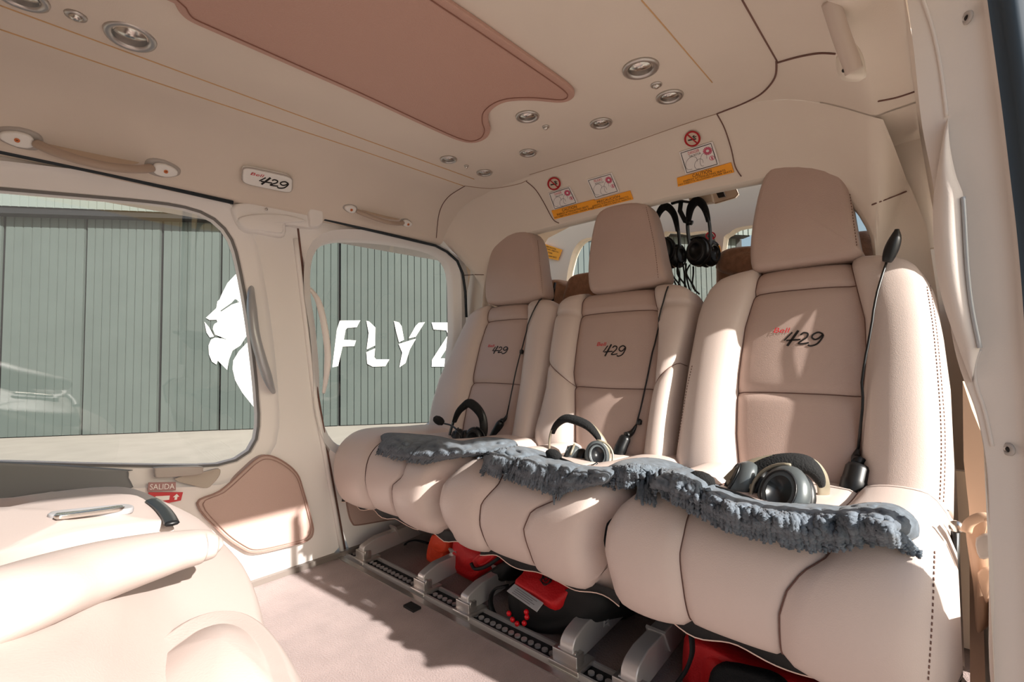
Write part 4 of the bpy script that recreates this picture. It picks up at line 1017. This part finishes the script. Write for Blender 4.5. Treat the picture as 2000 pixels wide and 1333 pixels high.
mesh('bracket',*slab([HY(p,1.6) for p in ((1345,388),(1388,378),(1392,395),(1350,402))],V(0,-1,0),.02),CKL,hk,smooth=False)
mesh('hook_arm',*tube([HY(p,1.58) for p in ((1312,398),(1330,393),(1352,396),(1368,394))],.009,8,.5),DRK,hk)
mesh('hook_arm',*tube([HY(p,1.58) for p in ((1330,395),(1328,412),(1338,432),(1352,436))],.008,8),DRK,hk)
cb=MB()
for k in range(8):
    a=random.uniform(-1,1); cb.add(*tube(smoothp([HY((1305+k*7,500+k*3),1.57),HY((1312+k*6+a*8,535),1.56+.02*a),HY((1318+k*5-a*8,560),1.55),HY((1310+k*8,575+a*6),1.55)],5),.0028,5))
cb.build('cord_bundle',DRK,hk,kind='stuff')
# ================================================================ GRIPS ON CORDS
def grip(label,bv,body,rpx,neck,cord,knob=None,sleeve=None,r=.02):
    P=[SP(p,bv,r*.9) or HY(p,1.12) for p in body]
    e=empty('corded_grip',label,'corded grip',P[0],'black grips on cords at the seats')
    B=[P[0].lerp(P[-1],t) for t in (0,.03,.1,.5,.62,.65,.9,.97,1)]
    mesh('grip_body',*tube(B,[r*.6,r*.92,r,r,r*1.02,r*.96,r*.92,r*.75,r*.45],16,.85),DRK,e)
    N=[B[-1]]+[SP(p,bv,.006) or P[-1] for p in neck]
    mesh('strain_relief',*tube(smoothp(N,4),lambda t:r*.42*(1-t)+.0028,10),DRK,e)
    C=[N[-1]]+[SP(p,bv,.0045) for p in pxsm(cord,3)]; C=[c for c in C if c]
    # a taut cord lifts off the hollow: keep it in front
    L=[C[0].lerp(C[-1],i/(len(C)-1)) for i in range(len(C))]
    C=[c if (c-CAM).length<(l-CAM).length else CAM+(c-CAM)*((l-CAM).length/(c-CAM).length) for c,l in zip(C,L)]
    mesh('cord',*tube(C,.0026 if r>.02 else .0022,8),DRK,e)
    if knob: mesh('toggle',*lathe([(.003,-.008),(.007,-.006),(.0075,.004),(.003,.008)],SP(knob,bv,.007),(0,.3,1),12),DRK,e)
    if sleeve: mesh('sleeve',*tube(smoothp([HY(p,1.29) for p in sleeve],4),lambda t:.004+.009*math.sin(math.pi*min(1,.15+t*.9)),10),DRK,e)
grip('large black cylindrical grip on a thin cord running up the nearest seat',BV['R'],[(1655,1000),(1664,908)],25,[(1669,895),(1673,878)],[(1682,800),(1692,720),(1704,650),(1712,590),(1724,540),(1737,500)],None,[(1732,512),(1740,490),(1749,465),(1752,448)],r=.027)
grip('black grip on a cord at the right side of the middle seat',BV['M'],[(1196,912),(1228,855)],14,[(1236,846),(1244,832)],[(1252,800),(1264,745),(1275,690),(1286,640),(1297,590),(1308,555)],(1250,826),None,r=.019)
grip('black grip on a cord with a small toggle on the far left seat',BV['L'],[(958,866),(984,826)],9,[(988,820),(992,812)],[(998,780),(1008,730),(1018,690),(1028,650),(1042,612),(1058,582)],(1019,689),None,r=.016)
# ================================================================ THROWS
def along(pl,s):
    pl=pxsm(pl,6); return pl
from mathutils import noise
def onc(p,off,zf=.44):
    h=SP(p,CBV,0)
    if h is None or h.z<.30 : return HZ(p,zf+off)
    return h+V(0,-.25,1)*off
def throw(label,U,Fd,L,nst,seed,rs=.0034,lift=.030,zU=.455):
    random.seed(seed); n=120; nt_=22
    u=reseq(U,n); f=reseq(Fd,n); l=reseq(L,n); rows=[]
    for t in range(nt_):
        a=t/(nt_-1); row=[]
        for k in range(n):
            # from back edge (U) to fringe root (F) continuing under the fringe to L
            if a<.5: p=(u[k][0]*(1-2*a)+f[k][0]*2*a,u[k][1]*(1-2*a)+f[k][1]*2*a)
            else: b=(a-.5)*1.15; p=(f[k][0]*(1-b)+l[k][0]*b,f[k][1]*(1-b)+l[k][1]*b)
            base=onc(p,0); h=lift*(math.sin(math.pi*min(1,(a/.62)*.5+.02 if a<.62*.9 else .45+.55*((a-.558)/.442)))**.7) 
            nz=noise.noise(Vector((p[0]*.02,p[1]*.05,seed)))*.008+noise.noise(Vector((p[0]*.07,p[1]*.12,seed)))*.006
            e_=min(1,min(k,n-1-k)/8); h=max(.002,(h+nz)*e_+.002)
            row.append(HZ(p,base.z+h))
        rows.append(row)
    c0=rows[nt_//2][n//2]; e=empty('throw',label,'blanket',V(c0.x,c0.y,.43),'charcoal wool throws on the seats')
    vf=loft(rows,False); o=mesh('blanket_body',*vf,WOOL,e); sol=o.modifiers.new('thick','SOLIDIFY'); sol.thickness=.004; sol.offset=1
    tb=bvh_of([vf]); mb=MB()
    for i in range(nst):
        k=(i+random.random())/nst*(n-1); k=min(n-2,k); a=int(k); fr=k-a
        f0=(f[a][0]*(1-fr)+f[a+1][0]*fr,f[a][1]*(1-fr)+f[a+1][1]*fr)
        kl=min(n-1.01,max(0,k+random.gauss(0,1.5))); b=int(kl); fr=kl-b
        l0=(l[b][0]*(1-fr)+l[b+1][0]*fr,l[b][1]*(1-fr)+l[b+1][1]*fr)
        ex=random.uniform(.92,1.12); pts=[]; ph=random.uniform(0,6); w1_=random.uniform(2,6)
        for s in range(8):
            t=s/7; q=(f0[0]+(l0[0]-f0[0])*t*ex+w1_*math.sin(ph+t*5)*t,f0[1]+(l0[1]-f0[1])*t*ex+w1_*.6*math.cos(ph*2+t*4)*t)
            d=ray(*q); hc=None
            hb=tb.ray_cast(CAM,d); hc=CBV.ray_cast(CAM,d)
            c=[h[0] for h in (hb,hc) if h[0] is not None]
            if not c: pts.append((pts[-1]+V(0,-.004,-.006)) if pts else HZ(q,.45)); continue
            p=min(c,key=lambda v:(v-CAM).length)
            if pts and (p-pts[-1]).length>.03: p=pts[-1]+(p-pts[-1])*.3
            pts.append(p-d*(rs*(1.0+random.random()*.8)+.004))
        P=smoothp(pts,3); N=len(P); mb.add(*tube(P,[rs*(.72+.28*math.sin(j*1.9+ph))*(1 if j<N-2 else .6) for j in range(N)],6))
    fb=mb.build('fringe',WOOL,e,kind='stuff')
    return e
throw('charcoal fringed wool throw bunched on the far left seat cushion',[(745,853),(765,848),(850,854),(900,864),(950,857),(1000,862),(1010,875)],[(748,862),(775,868),(815,878),(850,882),(900,880),(950,880),(1000,885)],[(734,884),(745,899),(780,908),(818,914),(850,907),(885,898),(930,893),(955,900)],200,3,.0032,.018)
throw('charcoal fringed throw spilling over the front edge of the middle seat',[(945,890),(965,874),(1010,874),(1060,885),(1120,908),(1180,916),(1235,905)],[(948,900),(970,892),(1010,895),(1060,908),(1120,925),(1170,935),(1200,930)],[(940,925),(962,944),(1000,955),(1050,974),(1080,980),(1115,968),(1155,952),(1185,945)],240,5,.0036,.022)
throw('long charcoal fringed throw with thick tassels along the nearest seat',[(1190,915),(1220,902),(1275,898),(1340,915),(1420,962),(1500,985),(1600,990),(1650,994),(1700,987),(1750,992),(1785,1018),(1788,1048)],[(1186,925),(1215,912),(1275,912),(1340,935),(1400,975),(1480,997),(1560,1007),(1640,1010),(1700,1016),(1745,1035),(1770,1052)],[(1182,950),(1215,965),(1275,985),(1325,1008),(1370,1032),(1440,1062),(1500,1077),(1580,1098),(1640,1096),(1700,1082),(1760,1082),(1795,1085)],285,9,.0047,.028)
# ================================================================ BAGS under the seats
def pbag(name,label,cat,px,y,depth,m,rnd=.02,bulge=.015,nrm=(0,-1,.3)):
    o=[HY(p,y) for p in pxsm(px,3,True)]; e=empty(name,label,cat,V(sum(p.x for p in o)/len(o),y,0)); mesh('body',*puff(o,nrm,depth,rnd,bulge),m,e); return e
e=pbag('orange_pouch','orange nylon pouch under the far left seat','pouch',[(846,1040),(875,1042),(880,1060),(872,1085),(862,1112),(842,1106),(830,1095),(834,1065)],1.03,.12,ORG)
mesh('fold',*puff([HY(p,1.012) for p in pxsm([(842,1045),(872,1048),(874,1075),(858,1082),(840,1070)],3,True)],(0,-1,.3),.03,.01,.008),ORG,e)
mesh('strap',*tube([HY(p,1.06) for p in pxsm([(836,1062),(812,1056),(793,1062),(792,1078),(805,1090),(832,1098)],4)],.007,8,.4),BLK,e)
e=pbag('red_pouch','red nylon pouch with a black zip between the first seat legs','pouch',[(884,1045),(915,1052),(945,1065),(975,1072),(985,1085),(972,1105),(950,1120),(925,1140),(895,1128),(878,1112),(876,1080)],.995,.16,RED,.03,.02)
mesh('zip_pocket',*puff([HY(p,.975) for p in pxsm([(920,1095),(940,1078),(968,1074),(972,1088),(950,1105),(928,1112)],3,True)],(0,-1,.4),.03,.012,.010),RED,e)
mesh('zip',*tube([HY(p,.960) for p in pxsm([(920,1100),(928,1112),(950,1107),(975,1090)],4)],.005,8),BLK,e)
mesh('black_side',*puff([HY(p,.985) for p in pxsm([(925,1135),(950,1118),(985,1095),(1000,1105),(985,1130),(950,1150),(928,1155)],3,True)],(0,-1,.3),.08,.015,.01),BLK,e)
e=pbag('red_black_bag','red and black bag with grey label and red beads under the middle seat','bag',[(985,1152),(1003,1138),(1040,1150),(1080,1175),(1125,1140),(1165,1150),(1180,1190),(1150,1222),(1105,1238),(1050,1242),(1005,1228),(985,1190)],.935,.24,BLK,.03,.02)
def q3(l): return [HP(p,V(-.8,.925,.125),V(0,-.55,.83).normalized()) for p in l]
nf=V(0,-.55,.83).normalized()
mesh('flap',*puff(smoothp(q3([(1036,1097),(1080,1110),(1126,1122),(1122,1146),(1100,1166),(1077,1181),(1040,1160),(1003,1138),(1018,1118)]),3,True),nf,.03,.010,.006),RED,e)
sc=MB(); 
for a in ([(1063,1128),(1060,1140),(1066,1148),(1076,1140),(1078,1118),(1070,1108),(1062,1118),(1066,1140),(1074,1134)],[(1056,1138),(1068,1132),(1080,1138),(1070,1146),(1058,1140)]):
    sc.add(*tube([p+nf*.008 for p in smoothp(q3(a),4)],.0012,5))
sc.build('scribble',INK,e)
q=[HP(p,V(-.8,.895,.10),nf) for p in ((991,1157),(1049,1197),(1062,1180),(1006,1143))]
mesh('label',*slab([p+nf*.004 for p in q],nf,.003),mat('label_grey',(176,176,178),.5),e,smooth=False)
mb=MB()
for k in range(4): mb.add(*poly_quad([(.15,.74-.2*k),(.85-.1*(k%2),.74-.2*k),(.85-.1*(k%2),.80-.2*k),(.15,.80-.2*k)],q,nf,.0045))
mb.build('label_print',mat('print_faint',(120,116,116),.6),e,smooth=False,kind='stuff')
for p in ((994,1199),(1001,1211),(1010,1219),(1024,1218),(1029,1206),(1028,1196)):
    c=HY(p,.905); mesh('bead',*lathe([(.0008,-.0068),(.0045,-.005),(.0068,0),(.0045,.005),(.0008,.0068)],c,(.3,0,1),14),mat('bead_red',(224,24,36),.3),e)
mesh('strap',*tube([HY(p,.925) for p in pxsm([(990,1145),(966,1152),(958,1175),(965,1200),(985,1218)],4)],.009,8,.4),BLK,e)
e=pbag('red_bag','dark red bag with a black pad under the nearest seat','bag',[(1325,1250),(1345,1235),(1380,1245),(1440,1275),(1500,1300),(1560,1330),(1600,1380),(1600,1460),(1340,1460),(1322,1350)],.98,.2,RED,.04,.03)
mesh('black_pad',*puff([HY(p,.94) for p in pxsm([(1380,1330),(1395,1302),(1420,1298),(1460,1308),(1510,1325),(1540,1360),(1540,1420),(1380,1420)],3,True)],(0,-1,.3),.05,.015,.01),DRK2,e)
mesh('strap',*tube([HY(p,.94) for p in pxsm([(1350,1240),(1352,1275),(1340,1310),(1318,1345),(1310,1400)],4)],.010,8,.4),BLK,e)
e=pbag('small_red_pouch','small dark red pouch behind the main bag under the middle seat','pouch',[(1135,1128),(1165,1135),(1172,1150),(1150,1160),(1132,1150)],1.06,.08,RED,.012,.008)
# ================================================================ FRONT SEAT at lower left
FL=mat('front_seat_leather',(182,169,163),.45,bump=.06,scale=420,kind='voronoi',spec=.4)
e=empty('front_seat','pale folded leather seat in full sun at the lower left, nearest the camera','seat',(-.9,0,0))
def fz(px,z0,x0,z1,x1):
    return [HZ(p,z0+(z1-z0)*min(1.2,max(-.2,(p[0]-x0)/(x1-x0)))) for p in px]
b1=fz(pxsm([(0,962),(100,950),(200,942),(262,947),(330,975),(400,1010),(450,1058),(495,1108),(520,1160),(538,1222),(560,1333),(500,1600),(0,1500),(-300,1200),(-250,1000)],3,True),.44,100,.32,540)
mesh('seat_shell',*puff(b1,V(.12,.25,1),.26,.05,.012),FL,e)

def body(name,px,z,m,parent,nrm,depth,rnd,bulge):
    o=[HP(p,V(0,0,0)+z[0],z[1]) for p in pxsm(px,4,True)]
    return mesh(name,*puff(o,nrm,depth,rnd,bulge),m,parent)
# raised top face with latch slot
tf=fz(pxsm([(-40,1000),(0,990),(120,968),(240,962),(290,972),(330,1012),(340,1022),(250,1030),(120,1052),(0,1088),(-60,1100)],3,True),.455,0,.425,340)
mesh('top_panel',*puff(tf,V(.1,.1,1),.06,.02,.008),FL,e)
st=fz([(98,999),(180,990),(245,984),(262,988),(250,994),(180,1000),(112,1007)],.468,0,.442,340)
mesh('latch_slot',*puff(smoothp(st,3,True),V(.1,.1,1),.01,.003,-.002),mat('slot_grey',(150,150,152),.4),e)
lb=fz([(108,1003),(140,1000),(215,990),(240,987),(242,991),(215,995),(140,1005),(110,1008)],.471,0,.445,340)
mesh('latch_bar',*puff(smoothp(lb,2,True),V(.1,.1,1),.006,.002,.001),CHR,e)
mesh('belt_strap',*tube(smoothp(fz([(296,978),(315,992),(328,1008),(336,1024)],.462,0,.430,340),4),.010,8,.35),DRK,e)
# long bolster
vd=M@Vector((0,0,-1))
BL=[((-160,1232),122),((0,1182),110),((100,1146),99),((200,1113),85),((300,1086),68),((350,1075),57),((390,1068),50),((412,1067),40),((425,1066),27),((431,1066),12),((433,1066),1)]
bc=[HZ(p,.47-.04*max(0,min(1,p[0]/430))) for p,_ in BL]; br_=[r*(c-CAM).dot(vd)/F for c,(p,r) in zip(bc,BL)]
sp_=smoothp([V(c.x,c.y,c.z) for c in bc],4); sr_=[v.x for v in smoothp([V(r,0,0) for r in br_],4)]
mesh('head_bolster',*tube(sp_,sr_,28,.62,up=(0,0,1)),FL,e)
Cc=[HZ(p,.36) for p in pxsm([(180,1333),(230,1285),(290,1245),(350,1208),(420,1187),(480,1190),(530,1215),(570,1255),(605,1305),(640,1380),(660,1500),(400,1700),(150,1500)],3,True)]
mesh('seat_cushion',*puff(Cc,V(.1,.1,1),.14,.05,.03),FL,e)
mesh('dark_fitting',*puff([HZ(p,.395) for p in pxsm([(110,1345),(150,1312),(190,1295),(225,1298),(238,1330),(240,1380),(100,1400)],3,True)],V(.1,.1,1),.03,.008,.004),mat('bronze_plastic',(120,92,76),.4),e)
